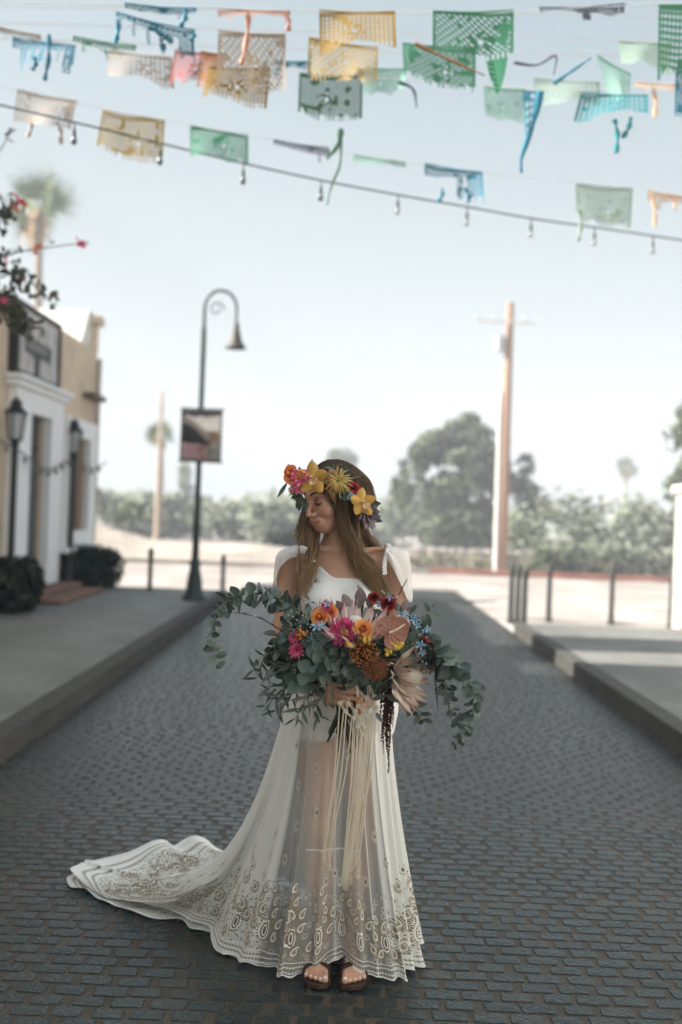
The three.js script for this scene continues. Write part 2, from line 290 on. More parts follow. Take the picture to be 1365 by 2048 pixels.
  x.globalAlpha = 1; x.fillStyle = '#191817'; x.fillRect(0, 0, 30, 256); x.fillRect(90, 110, 330, 62);
  for (let i = 0; i < 9; i++) { x.fillStyle = '#191817'; x.fillRect(110 + i * 36, 95 + (i % 3) * 8, 16, 80); }
  x.fillStyle = '#c9c7c6'; for (let i = 0; i < 7; i++) x.fillRect(132 + i * 36, 118, 10, 36);
  x.fillStyle = '#191817'; x.fillRect(205, 170, 70, 86); x.beginPath(); x.ellipse(110, 62, 60, 34, 0.3, 0, 7); x.fill(); x.beginPath(); x.ellipse(290, 55, 30, 24, 0, 0, 7); x.fill();
  const t = new THREE.CanvasTexture(c); t.colorSpace = THREE.SRGBColorSpace;
  const sg = thing('wall_sign', 'framed grey picture sign with black emblem high on the cream wall', 'sign', V(WALL + 0.06, 3.27, -14.25));
  const pl = new THREE.PlaneGeometry(1.86, 0.86); pl.rotateY(Math.PI / 2); pl.translate(0.032, 0.45, 0.02); part('face', pl, std([1, 1, 1], { map: t, roughness: 0.6 }), sg);
  part('panel', box(-0.058, 0.03, 0.02, 0.88, -0.92, 0.96), blackM, sg);
  part('frame', [box(-0.058, 0.06, 0.881, 0.95, -0.99, 1.03), box(-0.058, 0.06, -0.05, 0.019, -0.99, 1.03), box(-0.058, 0.06, 0.02, 0.88, -0.99, -0.921), box(-0.058, 0.06, 0.02, 0.88, 0.961, 1.03)], std([0.03, 0.025, 0.02]), sg);
}
// the taller house nearer the camera on the left and the white house across the street: both added out of view, one to shade the street, one to bounce sun
{
  const b = thing('added_shading_house', 'plain plastered house on the left side of the street beside the camera', 'building', V(-8.5, 0, 0));
  part('wall', [box(-4.5, 3.75, -0.1, 5.5, -9.1, 12)], creamM, b);
  part('cornice', [box(-4.6, 3.85, 5.502, 5.68, -9.2, 12.1, 0.03)], whiteM, b);
  for (let i = 0; i < 5; i++) { const w = pgroup('window', b); part('frame', box(3.753, 3.83, 1.2, 2.9, -7.5 + i * 4, -6.1 + i * 4, 0.01), whiteM, w); part('pane', box(3.832, 3.84, 1.3, 2.8, -7.4 + i * 4, -6.2 + i * 4), glassM, w); }
  const h = thing('added_fill_house', 'white rendered house on the right side of the street beside the camera', 'building', V(9, 0, 0));
  part('wall', [box(-3.65, 4, -0.1, 7.4, -7.6, 12)], std([0.74, 0.72, 0.68], { map: rep(patchT, 0.3), roughness: 0.9 }), h);
  part('cornice', [box(-3.75, 4.1, 7.402, 7.6, -7.7, 12.1, 0.03)], whiteM, h);
  for (let i = 0; i < 5; i++) { const w = pgroup('window', h); part('frame', box(-3.73, -3.653, 1.2, 2.9, -6.5 + i * 4, -5.1 + i * 4, 0.01), brownM, w); part('pane', box(-3.74, -3.732, 1.3, 2.8, -6.4 + i * 4, -5.2 + i * 4), glassM, w); }
}
// ---------------------------------------------------------------- lamps, bollards, poles
{
  const base = gp(388, 1200, 0.145);
  const s = thing('street_lamp', 'tall dark green street lamp with hooked top, bell shade and banner', 'street lamp', base);
  s.scale.setScalar(0.875); const irn = std([0.02, 0.035, 0.032], { roughness: 0.5, metalness: 0.2 });
  const prof = [[0.2, 0], [0.2, 0.06], [0.15, 0.1], [0.13, 0.3], [0.085, 0.55], [0.1, 0.6], [0.065, 0.7], [0.058, 1.2], [0.07, 1.24], [0.05, 1.3], [0.042, 4.6]].map(([r, y]) => new THREE.Vector2(r, y));
  part('post', new THREE.LatheGeometry(prof, 14), irn, s);
  const arc = []; for (let i = 0; i <= 10; i++) { const a = Math.PI - i / 10 * Math.PI; arc.push(V(0.27 + 0.27 * Math.cos(a), 4.95 + 0.3 * Math.sin(a), 0)); }
  part('hook', [tube([V(0, 4.55, 0), ...arc, V(0.54, 4.72, 0)], 0.03, 0.022, 30, 8)], irn, s);
  { const sc = []; for (let i = 0; i <= 16; i++) { const a = i / 16 * 7.5, r = 0.13 * (1 - i / 22); sc.push(V(0.2 + r * Math.cos(a), 4.93 + r * Math.sin(a), 0)); } part('scroll', tube(sc, 0.014, 0.01, 30, 6), irn, s); }
  part('shade', new THREE.LatheGeometry([[0.02, 0.44], [0.05, 0.42], [0.055, 0.33], [0.075, 0.25], [0.1, 0.13], [0.17, 0.02], [0.185, 0], [0.17, 0.005], [0.09, 0.13], [0.05, 0.3]].map(([r, y]) => new THREE.Vector2(r, y)), 16).translate(0.545, 4.28, 0), std([0.1, 0.085, 0.075], { roughness: 0.6, metalness: 0.3 }), s);
  part('bulb', blob(V(0.545, 4.4, 0), 0.045, 0.06, 0.045), std([0.75, 0.72, 0.66], { roughness: 0.3 }), s);
  const c = document.createElement('canvas'); c.width = 256; c.height = 320; const x = c.getContext('2d'), r = rng(11);
  x.fillStyle = '#a39089'; x.fillRect(0, 0, 256, 320);
  x.fillStyle = '#d8cfc9'; x.beginPath(); x.moveTo(10, 20); x.lineTo(250, 10); x.lineTo(250, 150); x.lineTo(150, 130); x.closePath(); x.fill();
  x.fillStyle = '#2a2523'; x.beginPath(); x.moveTo(5, 80); x.quadraticCurveTo(70, 90, 130, 160); x.quadraticCurveTo(180, 205, 210, 205); x.lineTo(150, 225); x.lineTo(5, 205); x.closePath(); x.fill();
  x.fillStyle = '#8a6a50'; x.fillRect(180, 130, 66, 60); x.fillStyle = '#b88f97'; x.fillRect(10, 215, 110, 95); x.fillStyle = '#9a5f55'; x.fillRect(110, 230, 50, 80); x.fillStyle = '#8e8a86'; x.fillRect(170, 225, 80, 85);
  for (let i = 0; i < 50; i++) { x.globalAlpha = 0.5; x.fillStyle = ['#c7a2ad', '#6d4e47', '#e2d6d0', '#473c38'][i % 4]; x.fillRect(r() * 240, 200 + r() * 110, 8 + r() * 18, 6 + r() * 16); }
  x.globalAlpha = 1; x.fillStyle = '#26211f'; x.fillRect(0, 0, 256, 26); for (let i = 0; i < 7; i++) { x.beginPath(); x.arc(60 + i * 24, 26 + 5 * Math.sin(i * 2), 12, 0, 7); x.fill(); } x.fillStyle = '#efe9e4'; for (let i = 0; i < 4; i++) x.fillRect(140 + i * 24, 75, 14, 34);
  const t = new THREE.CanvasTexture(c); t.colorSpace = THREE.SRGBColorSpace;
  const bn = pgroup('banner', s); const by = 2.35;
  part('cloth', box(-0.32, 0.38, by, by + 0.86, 0.062, 0.075), std([0.05, 0.045, 0.045]), bn);
  const pl = new THREE.PlaneGeometry(0.66, 0.82); pl.translate(0.03, by + 0.43, 0.0775); part('print', pl, std([1, 1, 1], { map: t, roughness: 0.7 }), bn);
  for (const y of [by + 0.88, by - 0.01]) part('rod', tube([V(-0.34, y, 0.07), V(0.42, y, 0.07)], 0.014, 0.014, 4, 8), blackM, bn);
  // lantern posts by the wall
  const lant = (p, label) => {
    const l = thing('lantern_post', label, 'lantern', p, 'lantern posts in front of the cream building');
    part('post', new THREE.LatheGeometry([[0.13, 0], [0.13, 0.05], [0.08, 0.12], [0.06, 0.5], [0.045, 0.55], [0.042, 2.05], [0.06, 2.1], [0.03, 2.14]].map(([r, y]) => new THREE.Vector2(r, y)), 12), blackM, l);
    part('lamp_glass', new THREE.CylinderGeometry(0.13, 0.085, 0.34, 6, 1, true).translate(0, 2.33, 0), phys([0.75, 0.78, 0.78], { roughness: 0.25, transmission: 0.6, thickness: 0 }), l);
    part('cage', [new THREE.CylinderGeometry(0.1, 0.06, 0.04, 6).translate(0, 2.15, 0), ...[0, 1, 2, 3, 4, 5].map((i) => { const a = i * Math.PI / 3; return tube([V(0.087 * Math.sin(a), 2.16, 0.087 * Math.cos(a)), V(0.133 * Math.sin(a), 2.5, 0.133 * Math.cos(a))], 0.009, 0.009, 1, 5); })], blackM, l);
    part('cap', [new THREE.ConeGeometry(0.17, 0.16, 6).translate(0, 2.58, 0), blob(V(0, 2.68, 0), 0.025, 0.05, 0.025), new THREE.CylinderGeometry(0.06, 0.08, 0.08, 6).translate(0, 2.64, 0)], blackM, l);
    return l;
  };
  const p1 = at(20, 1170, 12.9); p1.y = 0.146; const p2 = at(138, 1170, 15.9); p2.y = 0.146; p2.x = Math.min(p2.x, -3.9);
  lant(p1, 'black lantern post standing before the dark door of the cream building');
  lant(p2, 'black lantern post standing before the brown shuttered window');
  { // swag of small lights between the lanterns
    const a = p1.clone().setY(2.2), m = p1.clone().lerp(p2, 0.5).setY(1.98), e = p2.clone().setY(2.2), f = V(WALL + 0.3, 2.25, -17.6), pts = [V(p1.x, 2.3, -11.4), a, m, e, e.clone().lerp(f, 0.5).setY(2.1), f], c2 = curve(pts);
    const g = thing('light_garland', 'dark swag of small bulbs strung between the two lantern posts', 'garland', a);
    const off = (q) => q.clone().sub(a);
    part('wire', tube(curve(pts.map(off)), 0.012, 0.012, 60, 5), blackM, g);
    for (let i = 1; i < 16; i++) part('bulb', blob(off(c2.getPointAt(i / 16)).add(V(0, -0.06, 0)), 0.03, 0.045, 0.03, null, 1), std([0.2, 0.19, 0.17], { roughness: 0.3 }), g);
  }
  // bollards
  const bol = (px, py, h, label, grp, y = 0) => {
    const p = gp(px, py, y);
    const g = thing('bollard', label, 'bollard', p, grp);
    part('shaft', new THREE.LatheGeometry([[0.06, 0], [0.06, 0.04], [0.042, 0.07], [0.036, h - 0.14], [0.05, h - 0.12], [0.05, h - 0.09], [0.036, h - 0.07]].map(([r, yy]) => new THREE.Vector2(r, yy)), 12), std([0.035, 0.04, 0.038], { roughness: 0.5 }), g);
    part('knob', blob(V(0, h - 0.04, 0), 0.046, 0.05, 0.046), std([0.045, 0.048, 0.045], { roughness: 0.45 }), g);
  };
  const gr = 'bollards at the end of the street', none = 0;
  for (const [px, py, label, gg] of [[1021, 1247, 'thin dark bollard behind the pair nearest the utility pole', 1], [1034, 1252, 'brownish dark bollard touching the one beside it', 1], [1047, 1266, 'dark bollard nearest the road corner by the kerb', 1], [1097, 1244, 'dark bollard standing alone just beyond the kerb corner', 1], [1222, 1250, 'dark bollard in the middle of the open sunny plaza', 1], [1341, 1256, 'dark bollard close beside the white gate pillar', 1]]) bol(px, py, 0.86, label, gr, 0.006);
  bol(299, 1198, 0.82, 'dark bollard at the end of the shaded left pavement', gr, 0.006);
  bol(445, 1190, 0.7, 'dark bollard just past the street lamp near the road', gr, 0.006);
  // utility pole
  {
    const p = at(1001, 1147, 27.4); p.y = 0; const u = thing('utility_pole', 'tall bare wooden utility pole beyond the cross road', 'utility pole', p);
    const wood = std([0.44, 0.27, 0.19], { map: rep(grainT, 3, 0.3), roughness: 0.85 });
    part('pole', new THREE.CylinderGeometry(0.1, 0.19, 7.45, 14).translate(0, 3.725, 0), wood, u);
    part('crossarm', [box(-0.95, 0.7, 6.87, 6.92, 0.1, 0.16)], std([0.66, 0.63, 0.58]), u);
    for (const x of [-0.95, -0.5, 0.35, 0.7]) part('insulator', blob(V(x, 7.0, 0.14), 0.035, 0.07, 0.035), std([0.5, 0.48, 0.45], { roughness: 0.3 }), u);
    part('transformer', new THREE.CylinderGeometry(0.13, 0.13, 0.42, 12).translate(-0.27, 6.3, 0.1), std([0.4, 0.41, 0.41]), u);
    part('sunlit_side_strip', tube([V(-0.16, 0, 0.14), V(-0.2, 5.0, 0.04)], 0.06, 0.05, 2, 8), std([0.74, 0.73, 0.7], { roughness: 0.5 }), u);  // pale strip standing in for the sunlit side of the pole
    const p2 = at(313, 1090, 42); p2.y = 0; const u2 = thing('utility_pole', 'slender far utility pole showing above the small palm', 'utility pole', p2);
    part('pole', new THREE.CylinderGeometry(0.07, 0.13, 6.35, 10).translate(0, 3.17, 0), std([0.5, 0.37, 0.28], { roughness: 0.9 }), u2);
    part('crossarm', box(-0.55, 0.4, 5.76, 5.79, 0.08, 0.12), std([0.6, 0.55, 0.5]), u2);
  }
  // white gate pillar
  { const p = at(1380, 1250, 14.2); p.y = 0; const g = thing('gate_pillar', 'pale pinkish white square gate pillar at the edge of the plaza', 'pillar', p);
    part('shaft', box(-0.2, 0.2, 0, 1.98, -0.2, 0.2, 0.02), std([0.62, 0.56, 0.52], { map: rep(patchT, 0.5) }), g); part('capstone', box(-0.26, 0.26, 1.982, 2.1, -0.26, 0.26, 0.03), std([0.66, 0.6, 0.56]), g); }
  // low stone wall along the far side
  { const g = thing('low_stone_wall', 'long low pale stone wall below the trees beyond the road', 'wall', V(3, 0, -29)), R = rng(8);
    part('core', box(-1.2, 30, 0, 0.5, -0.2, 0.16), std([0.6, 0.52, 0.47], { map: rep(patchT, 0.5) }), g);
    const gs = [1, 2, 3, 4].map((s) => { const r = rng(s), q = new THREE.IcosahedronGeometry(1, 1); const p = q.attributes.position; for (let i = 0; i < p.count; i++) { const k = 1 + (hash3(Math.round(p.getX(i) * 50), Math.round(p.getY(i) * 50), s + Math.round(p.getZ(i) * 50)) - 0.5) * 0.25; p.setXYZ(i, clamp(p.getX(i) * k * 1.2, -0.95, 0.95), clamp(p.getY(i) * k * 1.2, -0.9, 0.9), p.getZ(i) * k); } q.computeVertexNormals(); return q; });
    const ms = [[0.6, 0.53, 0.48], [0.57, 0.5, 0.46], [0.64, 0.56, 0.51], [0.58, 0.53, 0.49]].map((c) => std(c, { map: rep(grainT, 2), roughness: 0.95 }));
    let n = 0; for (let row = 0; row < 3; row++) for (let x = -1.1; x < 13 && n < 290; n++) { const L = 0.2 + R() * 0.24; const s = part('stone', gs[n % 4], ms[Math.floor(R() * 4)], g); s.scale.set(L / 2 * 1.1, 0.115, 0.05); s.position.set(x + L / 2, 0.12 + row * 0.19, 0.165); s.rotation.z = (R() - 0.5) * 0.2; x += L + 0.02; } }
}
// ---------------------------------------------------------------- trees, palms, hedges
const leafM = std([1, 1, 1], { vertexColors: true, roughness: 0.75 });
const paleLeafM = phys([1, 1, 1], { vertexColors: true, roughness: 1, transmission: 0.45, thickness: 0 });
const barkM = std([0.16, 0.12, 0.09], { map: rep(grainT, 2, 1), roughness: 0.95 });
// many leaf faces spread through a set of ellipsoids, denser near their skins, with gaps
function foliage(ells, n, size, cols, seed, gap = 0.42) {
  const R = rng(seed), pos = [], nor = [], col = [], tot = ells.reduce((s, e) => s + e[3] * e[4] * e[5], 0), a = V(0, 0, 0), b = V(0, 0, 0), p = V(0, 0, 0), m = V(0, 0, 0);
  let made = 0, guard = 0;
  while (made < n && guard++ < n * 12) {
    let t = R() * tot, e = ells[0]; for (const q of ells) { t -= q[3] * q[4] * q[5]; if (t <= 0) { e = q; break; } }
    m.set(R() - 0.5, R() - 0.5, R() - 0.5).normalize(); const r = Math.pow(R(), 0.33);
    p.set(e[0] + m.x * e[3] * r, e[1] + m.y * e[4] * r, e[2] + m.z * e[5] * r);
    const f = 1.6 / Math.cbrt(tot), k = noise2(p.x * f * 3.6 + 31 + p.z * 1.9 * f, p.y * f * 3.6 + 17 - p.z * f * 1.7, 0, seed);
    if (k < gap && R() < 0.9) continue;
    if (p.y < 0.03) continue;
    made++;
    const s = size * (0.6 + R() * 0.8); a.set(R() - 0.5, R() - 0.5, R() - 0.5).normalize(); b.set(R() - 0.5, R() - 0.5, R() - 0.5).cross(a).normalize();
    const c = cols[Math.floor(R() * cols.length)], w = 0.7 + R() * 0.6;
    const nn = a.clone().cross(b).normalize(); if (nn.dot(m) < 0) nn.negate(); nn.lerp(m, 0.35).normalize();
    const P = [[0, 0], [0.3, 0.5], [0, 1], [-0.3, 0.5]].map(([x, y]) => [p.x + a.x * (y - 0.5) * s * 1.6 + b.x * x * s, p.y + a.y * (y - 0.5) * s * 1.6 + b.y * x * s, p.z + a.z * (y - 0.5) * s * 1.6 + b.z * x * s]);
    for (const q of [0, 1, 2, 0, 2, 3]) { pos.push(...P[q]); nor.push(nn.x, nn.y, nn.z); col.push(c[0] * w, c[1] * w, c[2] * w); }
  }
  const g = new THREE.BufferGeometry(); g.setAttribute('position', new THREE.Float32BufferAttribute(pos, 3)); g.setAttribute('normal', new THREE.Float32BufferAttribute(nor, 3)); g.setAttribute('color', new THREE.Float32BufferAttribute(col, 3)); return g;
}
const OLIVE = [[0.24, 0.29, 0.16], [0.19, 0.245, 0.125], [0.29, 0.33, 0.2], [0.13, 0.175, 0.085]];
const HAZE_PALE = [[0.48, 0.52, 0.37], [0.43, 0.47, 0.32], [0.53, 0.56, 0.42], [0.37, 0.42, 0.28]];  // distance haze is put into these light greens
const DARK = [[0.05, 0.075, 0.04], [0.035, 0.055, 0.03], [0.07, 0.09, 0.05]];
function tree(name, label, cat, pos, trunks, ells, n, size, cols, seed, gap) {
  const t = thing(name, label, cat, pos);
  part('trunk', trunks.map(([pts, r0, r1]) => tube(pts.map((p) => V(...p)), r0, r1, 10, 7)), barkM, t);
  part('crown', foliage(ells, n, size, cols, seed, gap), cols === DARK ? leafM : paleLeafM, t);
  return t;
}
{
  const clumps = (seed, n, cx, cy, rx, ry, rz, s) => { const R = rng(seed), o = []; for (let i = 0; i < n; i++) { const a = R() * 6.283, h = (R() * 2 - 1), k = Math.sqrt(1 - h * h) * Math.pow(R(), 0.4); o.push([cx + Math.cos(a) * rx * k, cy + h * ry, Math.sin(a) * rz * k, s * (0.6 + R() * 0.8), s * (0.5 + R() * 0.6), s * (0.6 + R() * 0.8)]); } return o; };
  const P = (px, D) => { const p = at(px, 1100, D); p.y = 0; return p; };
  tree('broad_tree', 'large round broadleaf tree behind the wall beside the tall utility pole', 'tree', P(925, 38), [[[[0, 0, 0], [0.1, 1, 0], [-0.2, 2.6, 0]], 0.28, 0.1], [[[0.1, 1, 0], [1, 2.2, 0.3], [1.6, 3.4, 0.2]], 0.15, 0.05], [[[0, 0.8, 0], [-1, 2, -0.2], [-1.7, 3.2, 0]], 0.15, 0.05], [[[0, 1.8, 0], [0.2, 3.4, 0.3], [0.4, 4.6, 0.2]], 0.13, 0.04]],
    [...clumps(4, 15, -0.1, 2.6, 2.1, 1.9, 1.8, 0.72), [-1.5, 3.9, 0, 0.7, 0.6, 0.6], [-0.5, 4.7, 0.2, 0.8, 0.55, 0.6], [1.0, 4.3, 0, 0.7, 0.6, 0.6], [2.3, 3.6, 0, 0.4, 0.5, 0.4], [1.9, 2.9, 0.1, 0.6, 0.5, 0.5], [-2.4, 2.4, 0.2, 0.5, 0.7, 0.5], [0, 1, 0.6, 1.9, 0.8, 0.8], [-0.7, 2.3, 0.2, 0.9, 0.8, 0.8], [0.5, 2.9, 0.2, 0.8, 0.7, 0.7], [0.1, 5.2, 0, 0.45, 0.35, 0.4], [-2.1, 3.3, 0, 0.5, 0.4, 0.4], [2.7, 2.4, 0, 0.5, 0.5, 0.4]], 12000, 0.2, OLIVE, 12, 0.42);
  tree('dark_bush', 'dark round bush between the utility pole and the pale hedge', 'bush', P(1070, 36), [[[[0, 0, 0], [0, 0.8, 0]], 0.1, 0.05]], [...clumps(9, 8, 0, 1.35, 0.75, 0.8, 0.6, 0.5)], 1500, 0.17, DARK, 14, 0.3);
  tree('leafy_tree', 'broadleaf tree cut off by the frame beside the gate pillar', 'tree', P(1395, 27), [[[[0, 0, 0], [0.1, 1.5, 0], [-0.1, 3.2, 0]], 0.2, 0.07]], [...clumps(21, 9, 0.2, 3.3, 0.8, 1.5, 0.8, 0.5), [-0.65, 3.9, 0, 0.42, 0.4, 0.4], [-0.3, 4.5, 0, 0.5, 0.4, 0.4], [-0.5, 2.5, 0, 0.5, 0.45, 0.4]], 2400, 0.17, OLIVE, 23, 0.4);
  tree('distant_tree', 'hazy rounded tree rising behind the head of the bride', 'tree', P(668, 70), [[[[0, 0, 0], [0, 2, 0], [0.2, 3.5, 0]], 0.25, 0.1]], clumps(31, 10, 0, 3.6, 1.4, 1.8, 1, 0.85), 2000, 0.3, OLIVE, 33, 0.35);
  tree('slim_tree', 'small pale slim tree on the horizon beside the street lamp', 'tree', P(364, 70), [[[[0, 0, 0], [0, 3, 0]], 0.14, 0.06]], [[0, 3.6, 0, 0.5, 1.1, 0.5], [0.2, 2.4, 0, 0.6, 0.8, 0.5]], 700, 0.25, HAZE_PALE, 35, 0.4);
  tree('round_shrub', 'dark round shrub on the verge behind the shoulder of the bride', 'bush', P(563, 32), [[[[0, 0, 0], [0, 0.5, 0]], 0.06, 0.03]], [[0, 0.42, 0, 0.62, 0.42, 0.5], [0.35, 0.5, 0, 0.4, 0.4, 0.4]], 900, 0.13, DARK, 37, 0.3);
  tree('verge_shrub', 'small olive shrub at the top of the dirt mound', 'bush', P(262, 36), [[[[0, 0, 0], [0, 0.9, 0]], 0.06, 0.03]], [[0, 1.3, 0, 0.5, 0.4, 0.4], [-0.5, 1.15, 0, 0.4, 0.3, 0.4]], 500, 0.13, OLIVE, 38, 0.3);
  tree('low_shrub', 'low dark shrub growing against the far stone wall', 'bush', P(1090, 28.2), [[[[0, 0, 0], [0, 0.3, 0]], 0.04, 0.02]], [[0, 0.4, 0, 0.3, 0.42, 0.25]], 320, 0.12, OLIVE, 39, 0.3);
  // the pale mass of growth at both sides
  const mass = (name, label, cat, pos, ells, n, size, cols, seed, kind) => { const t = part(name, foliage(ells, n, size, cols, seed, 0.3), paleLeafM, scene); t.position.copy(pos); return tag(t, label, cat, null, kind); };
  { const R = rng(61), e = []; for (let i = 0; i < 46; i++) { const x = -21 + i * 0.6 + R(), h = 1.55 + 0.7 * noise2(x * 0.3, 0.2, 0, 3) + 0.5 * R(); e.push([x, h * 0.5, (R() - 0.5) * 3, 0.9 + R() * 0.7, h * 0.55, 0.9]); } mass('scrub', 'long pale green mass of scrub beyond the dirt mound', 'shrubs', V(0, 0, -46), e, 15000, 0.26, HAZE_PALE, 62, 'stuff'); }
  { const R = rng(63), e = []; for (let i = 0; i < 30; i++) { const x = 5.2 + i * 0.42 + R() * 0.5, h = 1.9 + 0.9 * noise2(x * 0.5, 0.9, 0, 7) + R() * 0.35 - (i < 4 ? 0.9 - i * 0.2 : 0); e.push([x, h * 0.5, (R() - 0.5) * 1.4, 0.7 + R() * 0.5, h * 0.52, 0.7]); } mass('pale_hedge', 'pale grey green overgrown hedge along the low stone wall', 'hedge', V(0, 0.05, -31.2), e, 9000, 0.17, HAZE_PALE, 64); 
    const q = []; for (let i = 0; i < 9; i++) q.push([5.7 + i * 0.5, 0.45, 0, 0.5, 0.4 + 0.2 * R(), 0.35]); { const w = []; for (let i = 0; i < 10; i++) w.push([-0.6 + i * 0.62, 0.2 + 0.1 * R(), 0.05, 0.4, 0.22 + 0.14 * R(), 0.25]); mass('weeds', 'dry pale weeds growing at the foot of the low stone wall', 'weeds', V(2.6, 0, -28.55), w, 900, 0.11, [[0.4, 0.38, 0.24], [0.3, 0.32, 0.18], [0.45, 0.4, 0.28]], 66, 'stuff'); }
    mass('creeper', 'pale green creeper spilling over the low stone wall', 'creeper', V(0, 0, -28.75), q, 2200, 0.13, HAZE_PALE, 65); }
  // clipped box bushes by the building
  const boxBush = (p, rx, ry, rz, seed, label) => { const b = thing('box_bush', label, 'bush', p, 'clipped bushes along the cream building'); part('foliage', foliage([[0, ry, 0, rx * 1.02, ry * 1.02, rz], [0, ry * 0.5, 0, rx * 0.95, ry * 0.6, rz * 0.95], [rx * 0.3, ry * 1.05, 0, rx * 0.7, ry, rz], [-rx * 0.35, ry * 0.98, 0, rx * 0.66, ry, rz]], 7000, 0.055, [[0.04, 0.062, 0.036], [0.028, 0.045, 0.026], [0.06, 0.085, 0.048]], seed, 0.1), leafM, b); part('stem', tube([V(0, 0, 0), V(0, ry, 0)], 0.05, 0.03, 3, 6), barkM, b); };
  { const p = at(168, 1198, 16.4); p.y = 0.08; boxBush(p, 0.66, 0.38, 0.5, 71, 'clipped dark green bush below the brown shuttered window'); const q = at(20, 1240, 12.3); q.y = 0.146; boxBush(q, 0.38, 0.34, 0.5, 72, 'dark green bush at the foot of the nearer lantern post'); }
  // palms
  const fan = (len, seed) => { const R = rng(seed), g = []; for (let i = 0; i < 13; i++) { const a = (i / 12 - 0.5) * 3.0, l = len * (0.75 + 0.25 * Math.cos(a * 0.6)) * (0.9 + R() * 0.2); g.push(surf(1, 4, (u, v) => { const w = 0.075 * len * (1 - v) + 0.004, r = v * l; return V(Math.sin(a) * r + (u - 0.5) * 2 * w * Math.cos(a), Math.cos(a) * r - (u - 0.5) * 2 * w * Math.sin(a), -0.35 * v * v * l * (0.6 + R() * 0.1)); })); } return merge(g); };
  const palm = (label, p, h, n, L, seed, name = 'fan_palm') => {
    const t = thing(name, label, 'palm tree', p), R = rng(seed), fr = [fan(L, 1), fan(L, 2), fan(L, 3)], ms = [[0.13, 0.17, 0.06], [0.1, 0.14, 0.05], [0.17, 0.19, 0.08]].map((c) => std(c)), dead = std([0.42, 0.27, 0.13]);
    part('trunk', tube([V(0, 0, 0), V(0.1, h * 0.5, 0), V(0, h, 0)], L * 0.17, L * 0.12, 12, 9), std([0.32, 0.24, 0.17], { map: rep(grainT, 3, 1) }), t);
    for (let i = 0; i < n; i++) { const a = R() * 6.283, e = lerp(1.35, -0.75, i / n) + (R() - 0.5) * 0.25, d = V(Math.cos(a) * Math.cos(e), Math.sin(e), Math.sin(a) * Math.cos(e)), st = L * 0.55; const g = pgroup('frond', t); part('stalk', tube([V(0, h, 0), V(d.x * st, h + d.y * st, d.z * st)], L * 0.02, L * 0.014, 2, 5), ms[0], g); const b = part('blade', fr[i % 3], e < -0.55 ? dead : ms[i % 3], g); b.position.set(d.x * st, h + d.y * st, d.z * st); b.quaternion.copy(quatTo(d, R() * 6)); }
    const sk = []; for (let i = 0; i < 22; i++) { const a = R() * 6.283, l = L * (0.7 + R() * 0.8), w = L * 0.12; sk.push(surf(1, 3, (u, v) => V(Math.cos(a) * L * (0.15 + 0.24 * Math.sin(v * 2.6)) + (u - 0.5) * w * Math.sin(a), h - v * l, Math.sin(a) * L * (0.15 + 0.24 * Math.sin(v * 2.6)) - (u - 0.5) * w * Math.cos(a)))); }
    part('dead_skirt', sk, dead, t); return t;
  };
  { const p = at(72, 1100, 38), c = at(80, 420, 38); p.y = 0; p.x = c.x; palm('tall fan palm with brown skirt rising behind the cream building', p, c.y, 15, 1.15, 81); }
  { const p = at(315, 1100, 45), c = at(316, 872, 45); p.y = 0; palm('small hazy palm standing before the slender far utility pole', p, c.y, 16, 0.55, 82); }
  { const p = at(1247, 1100, 80), c = at(1247, 936, 80); p.y = 0; palm('tiny round palm head above the pale hedge', p, c.y, 18, 0.75, 83); }
  // bougainvillea reaching in at the left edge from the added tall house
  {
    const root = V(-4.73, 3.0, -8.4), t = thing('bougainvillea', 'bougainvillea branches with dark leaves and pink flowers at the left edge', 'climbing plant', root), R = rng(90);
    const Q = (px, py, D) => at(px, py, D).sub(root);
    const br = [[[-40, 640, 8.3], [10, 590, 8.1], [50, 560, 8], [95, 600, 7.9]], [[-40, 560, 8.3], [0, 520, 8.1], [35, 505, 8]], [[-40, 470, 8.4], [5, 425, 8.2], [40, 400, 8.1]], [[-40, 520, 8.3], [60, 500, 8.1], [120, 492, 8], [165, 486, 7.95]], [[-30, 330, 8.3], [8, 290, 8.2], [22, 255, 8.1]], [[10, 590, 8.1], [40, 640, 8.1], [60, 660, 8.1]]];
    const lf = [], dk = [[0.03, 0.035, 0.022], [0.045, 0.05, 0.03], [0.06, 0.045, 0.03], [0.09, 0.1, 0.06]];
    br.forEach((b, n) => {
      const pts = [V(n === 5 ? -0.0 : -0.02, b[0][1] / -500 + 1.2, 0.1), ...b.map((q) => Q(...q))], c = curve(n === 5 ? pts.slice(1) : pts);
      part('branch', tube(c, 0.014, 0.004, 24, 5), barkM, t);
      const cnt = [190, 90, 110, 8, 22, 60][n];
      for (let i = 0; i < cnt; i++) { const q = c.getPointAt(0.35 + 0.65 * R()), w = n === 3 || n === 4 ? 0.04 : 0.13; q.add(V((R() - 0.5) * w, (R() - 0.5) * w * 1.3, (R() - 0.5) * 0.3)); const s = 0.03 + R() * 0.025, l = moved(new THREE.CircleGeometry(1, 6), q, new THREE.Quaternion().setFromEuler(new THREE.Euler(R() * 6, R() * 6, R() * 6)), V(s * 0.6, s, s)); lf.push(tint(l, dk[Math.floor(R() * 4)])); }
    });
    part('foliage', lf, leafM, t);
    const bm = std([0.72, 0.1, 0.2], { roughness: 0.7 }), bm2 = std([0.68, 0.22, 0.14]);
